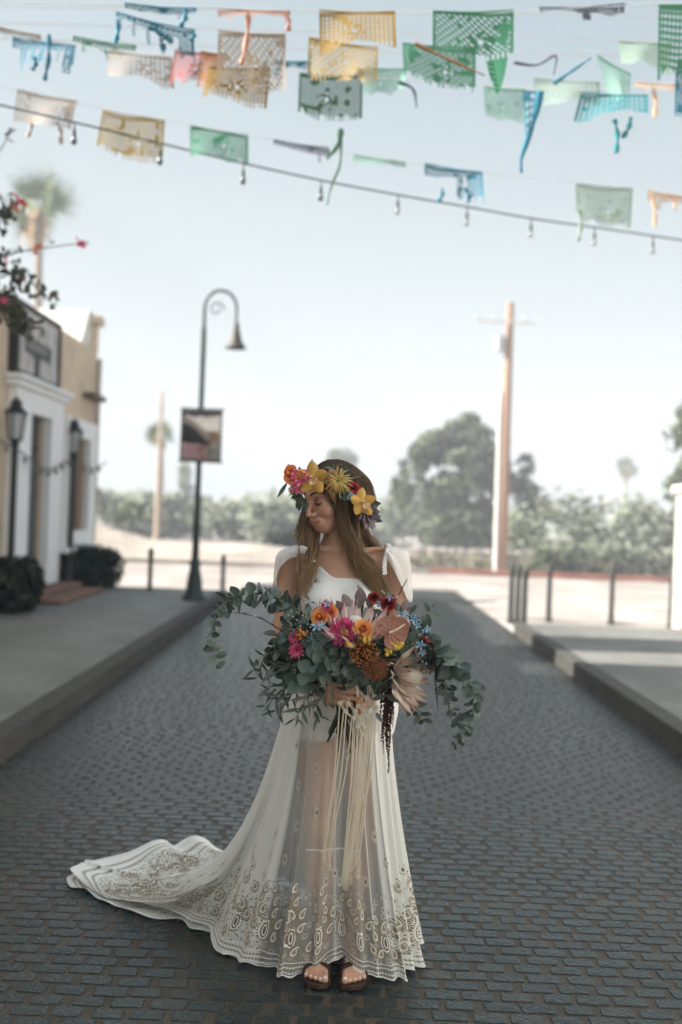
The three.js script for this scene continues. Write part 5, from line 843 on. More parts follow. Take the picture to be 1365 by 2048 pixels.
  const mk = (c, srgb) => { const t = new THREE.CanvasTexture(c); t.flipY = false; t.wrapS = THREE.RepeatWrapping; if (srgb) t.colorSpace = THREE.SRGBColorSpace; t.anisotropy = 8; return t; };
  const skirtM = phys([0.93, 0.955, 0.96], { map: mk(cv, true), alphaMap: mk(av), transparent: true, roughness: 0.88, sheen: 0.2, bumpMap: mk(av), bumpScale: 0.0015 });
  const g = surf(900, 90, point, (u, v) => [U(u * 360), v]);
  part('skirt', g, skirtM, bride);
  part('hem_edge', tube(curve(Array.from({ length: 360 }, (_, i) => point(i / 360, 1).add(V(0, 0.001, 0))), true), 0.0015, 0.0015, 900, 5), bodiceM, bride);
  // second layer lying under the train
  const under = surf(160, 6, (u, v) => { const q = point(lerp(0.14, 0.29, u), 1), c = V(-0.45, 0.004, -0.45); const r = q.clone().lerp(c, v * 0.35); r.x += (u < 0.8 ? 0.012 : -0.01) ; r.z += 0.035 * (1 - v) * Math.sin(u * Math.PI) + 0.01 * Math.sin(u * 40) * (1 - v); r.y = 0.004 + 0.008 * (0.5 + 0.5 * Math.sin(u * 60)) * (1 - v); return r; }, (u, v) => [U(lerp(0.14, 0.29, u) * 360), 1 - 0.2 * v]);
  part('underskirt', under, skirtM, bride);
}
// ---------------------------------------------------------------- flower builders: each returns a part with its own pieces as sub-parts; local +y looks out of the flower
const petalM = (c, o = {}) => phys(c, { roughness: 0.65, sheen: 0.3, sheenRoughness: 0.5, ...o });
const leafShape = (W, pow, cup, bend, tip = 1, nu = 4, nv = 7) => surf(nu, nv, (u, v) => { const t = Math.pow(v, pow), w = W * Math.pow(Math.sin(Math.PI * clamp(t * 0.985 + 0.008, 0, 1)), tip), s = (u - 0.5) * 2; return V(s * w * 0.5, v, -bend * v * v + cup * s * s * w - 0.012 * Math.cos(s * 3.14) * 0); }, (u, v) => [u * W, v]);
const LF = {
  round: [leafShape(0.95, 0.8, 0.12, 0.05, 0.55), leafShape(0.85, 0.85, -0.1, 0.14, 0.55), leafShape(1.0, 0.75, 0.2, -0.06, 0.6)],
  oval: [leafShape(0.5, 0.85, 0.15, 0.12, 0.8), leafShape(0.45, 0.9, -0.12, 0.25, 0.85), leafShape(0.55, 0.8, 0.1, -0.1, 0.8)],
  lance: [leafShape(0.2, 0.9, 0.2, 0.18, 1), leafShape(0.16, 0.9, -0.2, 0.32, 1), leafShape(0.22, 0.85, 0.1, -0.05, 1)],
  bract: [leafShape(0.34, 0.75, 0.35, 0.1, 0.9), leafShape(0.3, 0.8, 0.4, 0.2, 0.95), leafShape(0.36, 0.72, 0.3, -0.08, 0.9)],
};
const tipped = (g, base, tip) => { const p = g.attributes.position, c = new Float32Array(p.count * 3); for (let i = 0; i < p.count; i++) { const t = clamp(p.getY(i), 0, 1), w = smoothstep(t, 0.55, 0.98); for (let k = 0; k < 3; k++) c[i * 3 + k] = lerp(base[k], tip[k], w); } g.setAttribute('color', new THREE.BufferAttribute(c, 3)); return g; };
LF.pinkBract = [[0.7, 0.56, 0.53], [0.64, 0.48, 0.46], [0.74, 0.62, 0.57]].map((b, i) => tipped(leafShape([0.24, 0.22, 0.27][i], 0.72, 0.5, [0.06, 0.14, -0.04][i], 0.95), b, [0.42, 0.13, 0.2]));
LF.creamBract = [[0.64, 0.55, 0.44], [0.6, 0.48, 0.4], [0.68, 0.6, 0.49]].map((b, i) => tipped(leafShape([0.3, 0.27, 0.32][i], 0.7, 0.5, [-0.02, 0.06, -0.1][i], 0.9), b, [0.42, 0.24, 0.22]));
const setDir = (o, dir, roll) => { o.quaternion.copy(quatTo(dir, roll)); return o; };
const FR = rng(404);
function flowerAt(parent, name, pos, dir, label) { const g = pgroup(name, parent); g.position.copy(pos); setDir(g, dir, FR() * 6.28); if (label) g.userData.label = label; return g; }
const roseGeo = [0, 0.33, 0.66, 1].map((o) => surf(8, 7, (u, v) => { const s = (u - 0.5) * 2, w = lerp(1.5, 0.95, o), vv = v * (1 - 0.22 * Math.pow(Math.abs(s), 3)), R = lerp(0.2, 0.36, o) * (0.4 + 0.8 * Math.pow(vv, 0.55) - (1 - o) * 0.45 * vv * vv) + o * 0.3 * Math.pow(vv, 3), y = lerp(0.98, 0.74, o) * vv - o * 0.2 * Math.pow(vv, 4) + 0.02 * Math.sin(s * 7 + o * 9) * v; return V(Math.sin(s * w) * R, y, Math.cos(s * w) * R); }));
function rose(parent, pos, dir, size, cols, name = 'rose', n = 17, label) {
  const f = flowerAt(parent, name, pos, dir, label), ms = cols.map((c) => petalM(c));
  for (let i = 0; i < n; i++) { const t = i / (n - 1), p = part('petal', roseGeo[Math.min(3, Math.floor(t * 4))], ms[Math.min(ms.length - 1, Math.floor((1 - t) * ms.length))], f), s = size * (0.62 + 0.5 * t); p.rotation.y = i * 2.4 + FR() * 0.3; p.rotation.x = (FR() - 0.5) * 0.18; p.scale.set(s, s * (1.05 - 0.25 * t), s); p.position.y = -size * 0.25 * t; }
  const h = part('heart', surf(40, 5, (u, v) => { const a = u * 12.5, R = (0.03 + 0.19 * u) * (0.75 + 0.35 * v * (1 - 0.5 * u)); return V(Math.cos(a) * R, (0.92 + 0.08 * Math.sin(a * 1.5) - 0.12 * u) * v, Math.sin(a) * R); }), ms[ms.length - 1], f); h.scale.setScalar(size * 1.05); part('bud', blob(V(0, size * 0.5, 0), size * 0.16, size * 0.36, size * 0.16, null, 1), ms[ms.length - 1], f);
  return f;
}
function pointed(parent, pos, dir, size, cols, rings, geo, name, o = {}) {  // rings: [count, elevation, length]
  const f = flowerAt(parent, name, pos, dir, o.label), ms = cols.map((c) => petalM(c, o.mat));
  rings.forEach(([n, el, L], r) => { for (let i = 0; i < n; i++) { const a = (i + (r % 2) * 0.5 + (FR() - 0.5) * 0.25) / n * 6.283, e = el + (FR() - 0.5) * 0.14, d = V(Math.cos(e) * Math.sin(a), Math.sin(e), Math.cos(e) * Math.cos(a)); const p = part(o.piece ?? 'petal', geo[Math.floor(FR() * geo.length)], ms[Math.floor(FR() * ms.length)], f); p.position.set(Math.sin(a) * size * (o.inner ?? 0.08), 0, Math.cos(a) * size * (o.inner ?? 0.08)); const q = new THREE.Quaternion().setFromRotationMatrix(new THREE.Matrix4().makeBasis(V(Math.cos(a), 0, -Math.sin(a)), d, V(Math.cos(a), 0, -Math.sin(a)).cross(d))); p.quaternion.copy(q); const s = size * L * (0.9 + 0.2 * FR()); p.scale.set(s * (o.wide ?? 1), s, s); } });
  return f;
}
function pincushion(parent, pos, dir, size, base, pin, tipc, n = 130, name = 'pincushion_flower', long = 1) {
  const f = flowerAt(parent, name, pos, dir), g = [], q = [];
  part('core', blob(V(0, 0, 0), size * 0.55, size * 0.5, size * 0.55), petalM(base), f);
  for (let i = 0; i < n; i++) { const k = 1 - (i + 0.5) / n * 1.15, r = Math.sqrt(Math.max(0, 1 - k * k)), a = i * 2.39996, d = V(r * Math.cos(a), k, r * Math.sin(a)), e = d.clone().add(V(FR() - 0.5, FR() - 0.5 + 0.25, FR() - 0.5).multiplyScalar(0.3)).normalize(); const A = d.clone().multiplyScalar(size * 0.45), B = d.clone().multiplyScalar(size * 0.8 * long).add(V(0, size * 0.04, 0)), C = e.clone().multiplyScalar(size * long); g.push(tint(tube([A, B, C], size * 0.02, size * 0.014, 4, 4), pin)); q.push(tint(moved(new THREE.IcosahedronGeometry(size * 0.042, 0), C), tipc)); }
  tag(part('pins', [...g, ...q], phys([1, 1, 1], { vertexColors: true, roughness: 0.5 }), f), null, null, null, 'stuff');
  return f;
}
function orchid(parent, pos, dir, size, roll = 0) {
  const f = flowerAt(parent, 'orchid', pos, dir); setDir(f, dir, roll); const m = [petalM([0.5, 0.29, 0.06]), petalM([0.44, 0.25, 0.045]), petalM([0.54, 0.34, 0.09])];
  const pg = leafShape(0.7, 0.8, 0.2, -0.1, 0.62, 6, 8);
  for (let i = 0; i < 5; i++) { const a = i / 5 * 6.283, d = V(Math.sin(a), 0.3 + (i % 2) * 0.1, Math.cos(a)).normalize(), p = part('petal', pg, m[i % 3], f); p.quaternion.setFromRotationMatrix(new THREE.Matrix4().makeBasis(V(Math.cos(a), 0, -Math.sin(a)), d, V(Math.cos(a), 0, -Math.sin(a)).cross(d))); p.scale.setScalar(size * (i ? 1 : 1.05)); }
  const lipM = petalM([0.68, 0.5, 0.28]); const l = part('lip', surf(8, 6, (u, v) => { const s = (u - 0.5) * 2; return V(s * 0.28 * Math.sin(0.5 + v * 2.2), 0.18 + 0.42 * v - 0.25 * v * v + 0.1 * s * s, 0.1 + 0.34 * v + 0.02 * Math.sin(s * 9) * v); }), lipM, f); l.scale.setScalar(size);
  part('column', tube([V(0, 0.05 * size, 0), V(0, 0.35 * size, -0.03 * size), V(0, 0.45 * size, 0.06 * size)], 0.07 * size, 0.09 * size, 8, 8), petalM([0.7, 0.52, 0.3]), f);
  const sp = []; for (let i = 0; i < 26; i++) sp.push(blob(V((FR() - 0.5) * 0.3, 0.36 + FR() * 0.08, 0.16 + FR() * 0.26).multiplyScalar(size), 0.018 * size, 0.018 * size, 0.018 * size, null, 0)); part('speckles', sp, petalM([0.3, 0.05, 0.03]), f);
  return f;
}
function berries(parent, pos, size, n, rad, col, name = 'berry_cluster') { const f = pgroup(name, parent); f.position.copy(pos); const g = new THREE.IcosahedronGeometry(1, 1), m = std(col, { roughness: 0.5 }); for (let i = 0; i < n; i++) { const b = part('berry', g, m, f), k = Math.pow(FR(), 0.4); const d = V(FR() - 0.5, FR() - 0.5, FR() - 0.3).normalize().multiplyScalar(rad * k); b.position.copy(d); b.scale.setScalar(size * (0.8 + 0.4 * FR())); } return f; }
const GREEN = { euc: [[0.1, 0.145, 0.13], [0.075, 0.115, 0.1], [0.14, 0.19, 0.17], [0.06, 0.09, 0.078]], dark: [[0.03, 0.05, 0.036], [0.045, 0.068, 0.05], [0.06, 0.085, 0.066]], mid: [[0.075, 0.105, 0.08], [0.055, 0.085, 0.066], [0.1, 0.135, 0.105]] };
const GM = {}; for (const k in GREEN) GM[k] = GREEN[k].map((c) => std(c, { roughness: 0.6 }));
const stemM = std([0.2, 0.23, 0.15], { roughness: 0.7 }), twigM = std([0.035, 0.02, 0.018], { roughness: 0.7 });
// a leafy stem: leaves in opposite pairs turning a quarter each node
function branch(parent, name, pts, o) {
  const g = pgroup(name, parent), c = curve(pts), R = rng(o.seed); part('stem', tube(c, o.r ?? 0.0018, (o.r ?? 0.0018) * 0.5, 30, 5), o.stem ?? stemM, g);
  const merged = [];
  for (let i = 0; i < o.n; i++) {
    const t = (o.t0 ?? 0.1) + (1 - (o.t0 ?? 0.1)) * (i + 0.5 * R()) / o.n, q = c.getPointAt(Math.min(1, t)), T = c.getTangentAt(Math.min(1, t)), A = V(0.3, 0.2, 1).cross(T).normalize(), B = T.clone().cross(A);
    const sz = o.size * (o.taper ? lerp(1, o.taper, t) : 1) * (0.8 + 0.4 * R());
    for (let k = 0; k < (o.pair ?? 2); k++) {
      const a = i * 1.57 + k * Math.PI + (R() - 0.5) * 0.9, d = A.clone().multiplyScalar(Math.cos(a)).addScaledVector(B, Math.sin(a)).addScaledVector(T, o.fwd ?? 0.45).add(V(0, o.droop ?? -0.1, 0.25 * R())).normalize();
      const geo = o.geo[Math.floor(R() * o.geo.length)], m = o.mats[Math.floor(R() * o.mats.length)];
      const z = V(0, 0, 1).lerp(V(R() - 0.5, R() - 0.5, R() - 0.5), o.wild ?? 0.75).normalize(), X = d.clone().cross(z).normalize(), Z = X.clone().cross(d);
      const M = new THREE.Matrix4().makeBasis(X, d, Z), p = q.clone().addScaledVector(d, sz * 0.06);
      const l = part(o.leaf ?? 'leaf', geo, m, g); l.position.copy(p); l.quaternion.setFromRotationMatrix(M); l.scale.setScalar(sz);
    }
  }
  return g;
}
// ---------------------------------------------------------------- the bouquet
{
  const BB = V(BC[0], BC[1], BC[2]).add(BASE);
  const bq = thing('bouquet', 'large loose bouquet of proteas, roses and trailing eucalyptus held in both hands', 'bouquet', BB);
  const Q = (px, py, D = 3.0) => at(px, py, D).sub(BB), R = rng(909);
  const Z = (x, y, z = 1) => V(x, y, z).normalize();
  // stems in a bundle below the hands
  const stM = [[0.022, 0.038, 0.02], [0.03, 0.05, 0.028], [0.04, 0.06, 0.035]].map((c) => std(c, { roughness: 0.6 }));
  for (let i = 0; i < 26; i++) { const a = R() * 6.283, r = 0.024 * Math.sqrt(R()), t = R(), ex = lerp(650, 738, t), ey = 1462 + 30 * R() + (t > 0.3 ? 14 : -8); const e = Q(ex, ey, 3.06 + 0.05 * R()); part('stem', tube([V(Math.cos(a) * 0.04, 0.1, Math.sin(a) * 0.02 - 0.01), V(Math.cos(a) * r, 0.0, Math.sin(a) * r), e], 0.0042 + 0.002 * R(), 0.0038, 10, 6), stM[i % 3], bq); }
  // dark filler deep in the bunch
  { const g = []; for (let i = 0; i < 760; i++) { const a = R() * 6.283, r = Math.sqrt(R()), px = 690 + Math.cos(a) * r * 165, py = 1312 + Math.sin(a) * r * 74, D = 3.03 + 0.1 * R() + 0.05 * r; const L = LF[R() < 0.5 ? 'oval' : 'lance'][Math.floor(R() * 3)], s = 0.035 + 0.03 * R(); const q = new THREE.Quaternion().setFromEuler(new THREE.Euler((R() - 0.5) * 1.6, (R() - 0.5) * 1.6, Math.atan2(-(px - 690), -(py - 1330) + 1) * -1 + (R() - 0.5) * 1.4)); g.push(tint(moved(L, Q(px, py, D), q, V(s, s, s)), GREEN[R() < 0.6 ? 'dark' : 'mid'][Math.floor(R() * 3)])); }
    tag(part('foliage', g, std([1, 1, 1], { vertexColors: true, roughness: 0.65 }), bq), null, null, null, 'stuff'); }
  // eucalyptus: the arch on one side and the cascades on the other
  const E = 'eucalyptus_branch';
  branch(bq, E, [Q(640, 1250, 3.02), Q(600, 1222, 3), Q(560, 1200, 2.98), Q(510, 1187, 2.98), Q(462, 1195, 2.98), Q(432, 1226, 2.98), Q(424, 1262, 2.98), Q(427, 1300, 2.98), Q(443, 1332, 2.98)], { n: 26, size: 0.05, taper: 0.55, geo: LF.round, mats: GM.euc, seed: 1, r: 0.0022, t0: 0.08, droop: -0.05 });
  branch(bq, E, [Q(645, 1270, 3.03), Q(590, 1228, 3.03), Q(530, 1203, 3.03), Q(475, 1206, 3.02), Q(440, 1232, 3.02)], { n: 11, size: 0.042, taper: 0.6, geo: LF.round, mats: GM.euc, seed: 2, t0: 0.15 });
  branch(bq, E, [Q(820, 1290, 3.02), Q(868, 1303, 2.99), Q(905, 1330, 2.98), Q(936, 1354, 2.98), Q(948, 1395, 2.98), Q(940, 1440, 2.98), Q(925, 1470, 2.98), Q(906, 1494, 2.98)], { n: 24, size: 0.048, taper: 0.5, geo: LF.round, mats: GM.euc, seed: 3, t0: 0.08, r: 0.0022 });
  branch(bq, E, [Q(850, 1300, 3.03), Q(884, 1340, 3.02), Q(897, 1390, 3.02), Q(910, 1432, 3.02), Q(934, 1462, 3.02)], { n: 15, size: 0.036, taper: 0.65, geo: LF.round, mats: GM.euc, seed: 4, t0: 0.1 });
  branch(bq, E, [Q(830, 1290, 3.0), Q(866, 1300, 2.96), Q(892, 1322, 2.95), Q(903, 1345, 2.95)], { n: 8, size: 0.045, geo: LF.round, mats: GM.euc, seed: 41, t0: 0.3 });
  branch(bq, E, [Q(690, 1330, 3.0), Q(664, 1305, 2.95), Q(640, 1285, 2.935), Q(618, 1292, 2.935)], { n: 9, size: 0.046, geo: LF.round, mats: GM.euc, seed: 5, wild: 0.45 });
  branch(bq, E, [Q(700, 1320, 3.0), Q(676, 1318, 2.95), Q(640, 1325, 2.935), Q(612, 1345, 2.93), Q(590, 1372, 2.95)], { n: 10, size: 0.042, geo: LF.round, mats: GM.euc, seed: 6, wild: 0.5 });
  branch(bq, E, [Q(720, 1300, 3.0), Q(700, 1290, 2.96), Q(685, 1300, 2.94), Q(688, 1330, 2.94), Q(684, 1352, 2.94)], { n: 7, size: 0.045, geo: LF.oval, mats: GM.mid, seed: 7, wild: 0.5 });
  branch(bq, E, [Q(640, 1290, 3.0), Q(600, 1260, 3), Q(572, 1262, 3), Q(548, 1290, 3)], { n: 8, size: 0.044, geo: LF.round, mats: GM.euc, seed: 8 });
  branch(bq, E, [Q(640, 1320, 3.0), Q(580, 1300, 3), Q(540, 1305, 3), Q(505, 1330, 3)], { n: 8, size: 0.04, taper: 0.8, geo: LF.oval, mats: GM.mid, seed: 9 });
  branch(bq, E, [Q(750, 1330, 3.0), Q(745, 1350, 2.96), Q(715, 1340, 2.94), Q(716, 1372, 2.95)], { n: 7, size: 0.04, geo: LF.oval, mats: GM.mid, seed: 10, wild: 0.5 });
  // broad dark leaves that droop over the hand
  for (const [i, [x0, y0, x1, y1, s]] of [[650, 1322, 662, 1372, 1], [668, 1330, 682, 1370, 1.1], [640, 1330, 650, 1378, 0.9], [700, 1345, 735, 1352, 0.8], [690, 1345, 726, 1343, 0.8], [768, 1345, 742, 1330, 0.7], [806, 1310, 836, 1318, 0.9], [810, 1285, 833, 1262, 0.9], [800, 1305, 830, 1290, 0.8], [772, 1390, 800, 1404, 0.7], [745, 1400, 770, 1390, 0.7], [752, 1425, 765, 1445, 0.6]].entries()) { const A = Q(x0, y0, 2.95), B = Q(x1, y1, 2.94), d = B.clone().sub(A), L = d.length(), l = part('drooping_leaf', LF[i < 3 ? 'lance' : 'oval'][i % 3], GM.mid[i % 3], bq); l.position.copy(A); const X = d.clone().normalize().cross(V(0, 0.2, 1)).normalize(); l.quaternion.setFromRotationMatrix(new THREE.Matrix4().makeBasis(X, d.clone().normalize(), X.clone().cross(d.clone().normalize()))); l.scale.set(L * (i < 3 ? 1.5 : 1.15) * s, L * 1.05, L); }
  // narrow leaved sprays to the lower side
  const N = 'narrow_leaved_spray';
  const sprays = [[[640, 1330], [590, 1345], [545, 1372], [508, 1345]], [[640, 1340], [590, 1365], [550, 1395], [528, 1420]], [[650, 1345], [605, 1375], [570, 1400], [552, 1425]], [[660, 1350], [625, 1380], [603, 1415], [590, 1440]], [[650, 1340], [590, 1330], [545, 1345], [495, 1335]], [[645, 1350], [600, 1350], [565, 1375], [535, 1385]], [[690, 1350], [650, 1385], [630, 1415], [640, 1440]], [[650, 1330], [600, 1310], [570, 1330], [540, 1332]], [[630, 1300], [590, 1330], [575, 1360], [560, 1395]]];
  sprays.forEach((s, i) => branch(bq, N, s.map(([x, y]) => Q(x, y, 2.97 + 0.04 * R())), { n: 7, size: 0.047, geo: LF.lance, mats: i % 2 ? GM.mid : GM.dark, seed: 20 + i, leaf: 'narrow_leaf', r: 0.0014, fwd: 0.8, wild: 0.6, t0: 0.25 }));
  branch(bq, N, [Q(780, 1370, 3.03), Q(815, 1395, 3.03), Q(838, 1425, 3.03), Q(852, 1447, 3.03)], { n: 6, size: 0.034, geo: LF.oval, mats: GM.mid, seed: 33, leaf: 'narrow_leaf', r: 0.0014, stem: twigM, t0: 0.35 });
  branch(bq, N, [Q(830, 1260, 3.03), Q(850, 1235, 3.02), Q(862, 1222, 3.02), Q(871, 1203, 3.02)], { n: 4, size: 0.028, geo: LF.oval, mats: GM.mid, seed: 34, leaf: 'narrow_leaf', r: 0.0012, t0: 0.2 });
  branch(bq, N, [Q(660, 1235, 3.03), Q(640, 1215, 3.02), Q(628, 1205, 3.02), Q(615, 1203, 3.02)], { n: 5, size: 0.03, geo: LF.lance, mats: GM.dark, seed: 35, leaf: 'narrow_leaf', r: 0.0012 });
  branch(bq, N, [Q(800, 1240, 3.02), Q(815, 1225, 3.01), Q(835, 1232, 3.01), Q(850, 1250, 3)], { n: 6, size: 0.034, geo: LF.oval, mats: GM.dark, seed: 36, leaf: 'narrow_leaf', r: 0.0012 });
  branch(bq, N, [Q(740, 1225, 3.03), Q(770, 1195, 3.03), Q(778, 1180, 3.03)], { n: 5, size: 0.03, geo: LF.oval, mats: GM.mid, seed: 37, leaf: 'narrow_leaf', r: 0.0012 });
  branch(bq, N, [Q(800, 1290, 3), Q(830, 1280, 2.97), Q(860, 1262, 2.97), Q(874, 1275, 2.97)], { n: 6, size: 0.045, geo: LF.oval, mats: GM.dark, seed: 38, leaf: 'narrow_leaf', r: 0.0012 });
  branch(bq, N, [Q(790, 1320, 3), Q(825, 1310, 2.98), Q(850, 1318, 2.97), Q(862, 1340, 2.97)], { n: 6, size: 0.04, geo: LF.oval, mats: GM.mid, seed: 39, leaf: 'narrow_leaf', r: 0.0012 });
  // proteas
    { const f = pointed(bq, Q(710, 1270, 2.975), Z(-0.02, 0.9, 0.35), 0.104, [[1, 1, 1]], [[8, 1.1, 0.85], [11, 0.85, 1], [12, 0.58, 1.02], [9, 0.3, 0.9]], LF.pinkBract, 'king_protea', { piece: 'bract', inner: 0.3, wide: 1, mat: { roughness: 0.8, vertexColors: true } }); part('centre_dome', blob(V(0, 0.03, 0), 0.03, 0.034, 0.03), petalM([0.62, 0.55, 0.5]), f); }
  { const f = pointed(bq, Q(800, 1352, 2.98), Z(0.82, -0.02, 0.5), 0.084, [[1, 1, 1]], [[9, 1.2, 0.8], [11, 1.0, 1], [12, 0.8, 1.1], [9, 0.55, 1.0]], LF.creamBract, 'blushing_protea', { piece: 'bract', inner: 0.36, wide: 1, mat: { roughness: 0.8, vertexColors: true } });
    part('centre_dome', blob(V(0, 0.032, 0), 0.026, 0.036, 0.026), petalM([0.62, 0.55, 0.47]), f); const hs = []; for (let i = 0; i < 60; i++) { const a = i * 2.4, r = 0.024 * Math.sqrt(i / 60); hs.push(tube([V(Math.cos(a) * 0.027, 0.01 + 0.02 * R(), Math.sin(a) * 0.027), V(Math.cos(a) * r * 1.1, 0.055, Math.sin(a) * r * 1.1), V(Math.cos(a) * r * 0.5, 0.075, Math.sin(a) * r * 0.5)], 0.0009, 0.0006, 4, 4)); } tag(part('styles', hs, petalM([0.72, 0.64, 0.54]), f), null, null, null, 'stuff'); }
  // roses, dahlia, ranunculus
  const ORA = [[0.75, 0.27, 0.06], [0.8, 0.34, 0.1], [0.72, 0.22, 0.05]];
  rose(bq, Q(727, 1259, 2.905), Z(-0.1, 0.25), 0.04, [[0.8, 0.36, 0.12], [0.78, 0.29, 0.08]], 'rose', 18, 'peach orange open rose at the heart of the bouquet');
  rose(bq, Q(642, 1236, 2.965), Z(-0.35, 0.35), 0.038, ORA, 'rose', 17); rose(bq, Q(660, 1225, 2.975), Z(-0.1, 0.5), 0.034, [[0.78, 0.26, 0.07], [0.7, 0.2, 0.05]], 'rose', 16);
  pointed(bq, Q(688, 1263, 2.925), Z(-0.1, 0.12), 0.042, [[0.62, 0.07, 0.2], [0.68, 0.12, 0.27], [0.56, 0.05, 0.17]], [[12, 1.15, 0.5], [16, 0.9, 0.75], [20, 0.6, 0.92], [22, 0.32, 1], [18, 0.05, 1]], LF.oval, 'dahlia', { wide: 0.62 });
  berries(bq, Q(690, 1266, 2.9), 0.0035, 16, 0.009, [0.68, 0.3, 0.06], 'dahlia_centre');
  for (const [x, y, s] of [[589, 1274, 0.02], [594, 1300, 0.026], [654, 1212, 0.02]]) pointed(bq, Q(x, y, 2.96), Z(-0.3, 0.1), s, [[0.5, 0.06, 0.15], [0.58, 0.1, 0.22]], [[9, 1, 0.5], [12, 0.6, 0.85], [12, 0.2, 1]], LF.oval, 'pink_bloom', { wide: 0.75 });
  for (const [x, y, s] of [[749, 1197, 0.026], [776, 1208, 0.034]]) rose(bq, Q(x, y, 2.99), Z(-0.05, 0.5), s, [[0.2, 0.008, 0.01], [0.15, 0.006, 0.008]], 'ranunculus', 22, x < 760 ? 'smaller deep red ranunculus on a bare stem' : 'larger deep red ranunculus');
  part('ranunculus_stem', tube([Q(749, 1202, 3), Q(743, 1220, 3), Q(738, 1245, 3.02)], 0.0022, 0.0022, 6, 6), stemM, bq);
  // copper anthurium with raised veins
  {
    const f = pgroup('anthurium', bq); f.position.copy(Q(781, 1265, 2.88)); f.scale.setScalar(0.88); f.quaternion.setFromEuler(new THREE.Euler(-0.3, 0.15, -0.95));
    const hr = (a) => { const c = Math.cos(a), s = Math.abs(Math.sin(a)); return 0.047 * (1.05 - 0.32 * Math.pow(Math.max(0, -c), 6) * 1.8 + 0.42 * Math.pow(Math.max(0, c), 7) + 0.18 * s); };
    const g = surf(72, 14, (u, v) => { const a = (u - 0.5) * 2 * Math.PI, r = hr(a) * v, vein = 0.0016 * Math.pow(Math.abs(Math.cos(a * 5.5)), 8) * Math.sin(v * 3.1) + 0.001 * Math.sin(v * 26 + a * 4) * v, cup = -0.25 * r + 3.5 * r * r * (1 + 0.4 * Math.sin(a * 2 + 1)); return V(Math.sin(a) * r, Math.cos(a) * r, cup + vein); });
    part('spathe', g, phys([0.24, 0.082, 0.04], { roughness: 0.3, clearcoat: 0.35, clearcoatRoughness: 0.3, bumpMap: rep(fineT, 1), bumpScale: 0.001 }), f);
    part('spadix', tube([V(0, -0.004, 0.004), V(0.004, 0.02, 0.016), V(0.004, 0.05, 0.022)], 0.0045, 0.0026, 10, 8), petalM([0.68, 0.56, 0.38]), f);
  }
  pincushion(bq, Q(729, 1306, 2.915), Z(-0.05, 0.15), 0.042, [0.07, 0.018, 0.008], [0.13, 0.03, 0.01], [0.75, 0.3, 0.05], 170);
  pincushion(bq, Q(751, 1336, 2.9), Z(0.05, -0.1), 0.036, [0.1, 0.035, 0.012], [0.25, 0.08, 0.03], [0.28, 0.11, 0.04], 170, 'thistle_flower', 1.05);
  for (const [x, y, r] of [[606, 1268, 0.02], [650, 1322, 0.014]]) berries(bq, Q(x, y, 2.955), 0.0045, 20, r, [0.5, 0.17, 0.02], 'orange_berries');
  for (const [x, y, r] of [[789, 1293, 0.014], [800, 1290, 0.012], [777, 1305, 0.011], [733, 1281, 0.012], [700, 1290, 0.011]]) berries(bq, Q(x, y, 2.885), 0.005, 14, r, [0.55, 0.38, 0.04], 'yellow_berries');
  for (const [x, y] of [[848, 1276], [854, 1282], [846, 1292], [842, 1298]]) berries(bq, Q(x, y, 2.95), 0.006, 3, 0.006, [0.2, 0.012, 0.025], 'dark_red_berries');
  // starry blue flowers
  for (const [x, y, s] of [[634, 1253, 0.017], [646, 1251, 0.014], [622, 1279, 0.012], [803, 1229, 0.016], [815, 1230, 0.014], [828, 1238, 0.015], [832, 1242, 0.012], [842, 1290, 0.016], [850, 1262, 0.014], [855, 1258, 0.012], [780, 1193, 0.013], [655, 1207, 0.012], [836, 1250, 0.012], [845, 1305, 0.012], [757, 1208, 0.011]]) { const f = pointed(bq, Q(x, y, 2.935), Z((R() - 0.5) * 0.9, (R() - 0.3) * 0.8), s, [[0.25, 0.45, 0.62], [0.3, 0.52, 0.68], [0.2, 0.38, 0.55]], [[5, 0.25, 1]], LF.oval, 'blue_star_flower', { inner: 0.12, wide: 0.75 }); part('eye', blob(V(0, s * 0.12, 0), s * 0.14, s * 0.14, s * 0.14, null, 1), petalM([0.08, 0.16, 0.3]), f); }
  // dusky broad leaves behind
  const dusk = [[0.16, 0.12, 0.13], [0.13, 0.11, 0.11], [0.2, 0.16, 0.165]].map((c) => std(c, { roughness: 0.6 }));
  for (const [x, y, s, a] of [[722, 1212, 0.056, 0.1], [700, 1214, 0.044, 0.5], [737, 1216, 0.048, -0.35], [688, 1220, 0.036, 0.8], [716, 1218, 0.04, -0.05], [805, 1222, 0.038, -0.4], [818, 1226, 0.034, -0.8], [795, 1222, 0.03, 0.2]]) { const l = part('dusky_leaf', LF.oval[1], dusk[Math.floor(R() * 3)], bq); l.position.copy(Q(x, y, 3.01)); l.rotation.set(0.15, (R() - 0.5) * 0.5, a); l.scale.set(s * 1.45, s, s); }
  // bare twigs with buds
  const twig = (pts, buds) => { const g = pgroup('budded_twig', bq), c = curve(pts); part('stem', tube(c, 0.0024, 0.0012, 16, 6), twigM, g); for (const [t, pale] of buds) { const p = c.getPointAt(t); part('bud', blob(p.add(V(0, 0.002, 0.003)), 0.0028, 0.0062, 0.0028, quatTo(c.getTangentAt(t)), 1), pale ? std([0.5, 0.5, 0.46]) : std([0.12, 0.03, 0.035]), g); } };
  twig([Q(600, 1285, 3.02), Q(565, 1262, 3), Q(520, 1236, 2.98), Q(490, 1228, 2.98), Q(468, 1225, 2.98)], [[0.45, 0], [0.62, 0], [0.72, 1], [0.85, 0]]); twig([Q(775, 1230, 3.03), Q(795, 1195, 3), Q(815, 1158, 2.98)], [[0.5, 1], [0.75, 0]]);
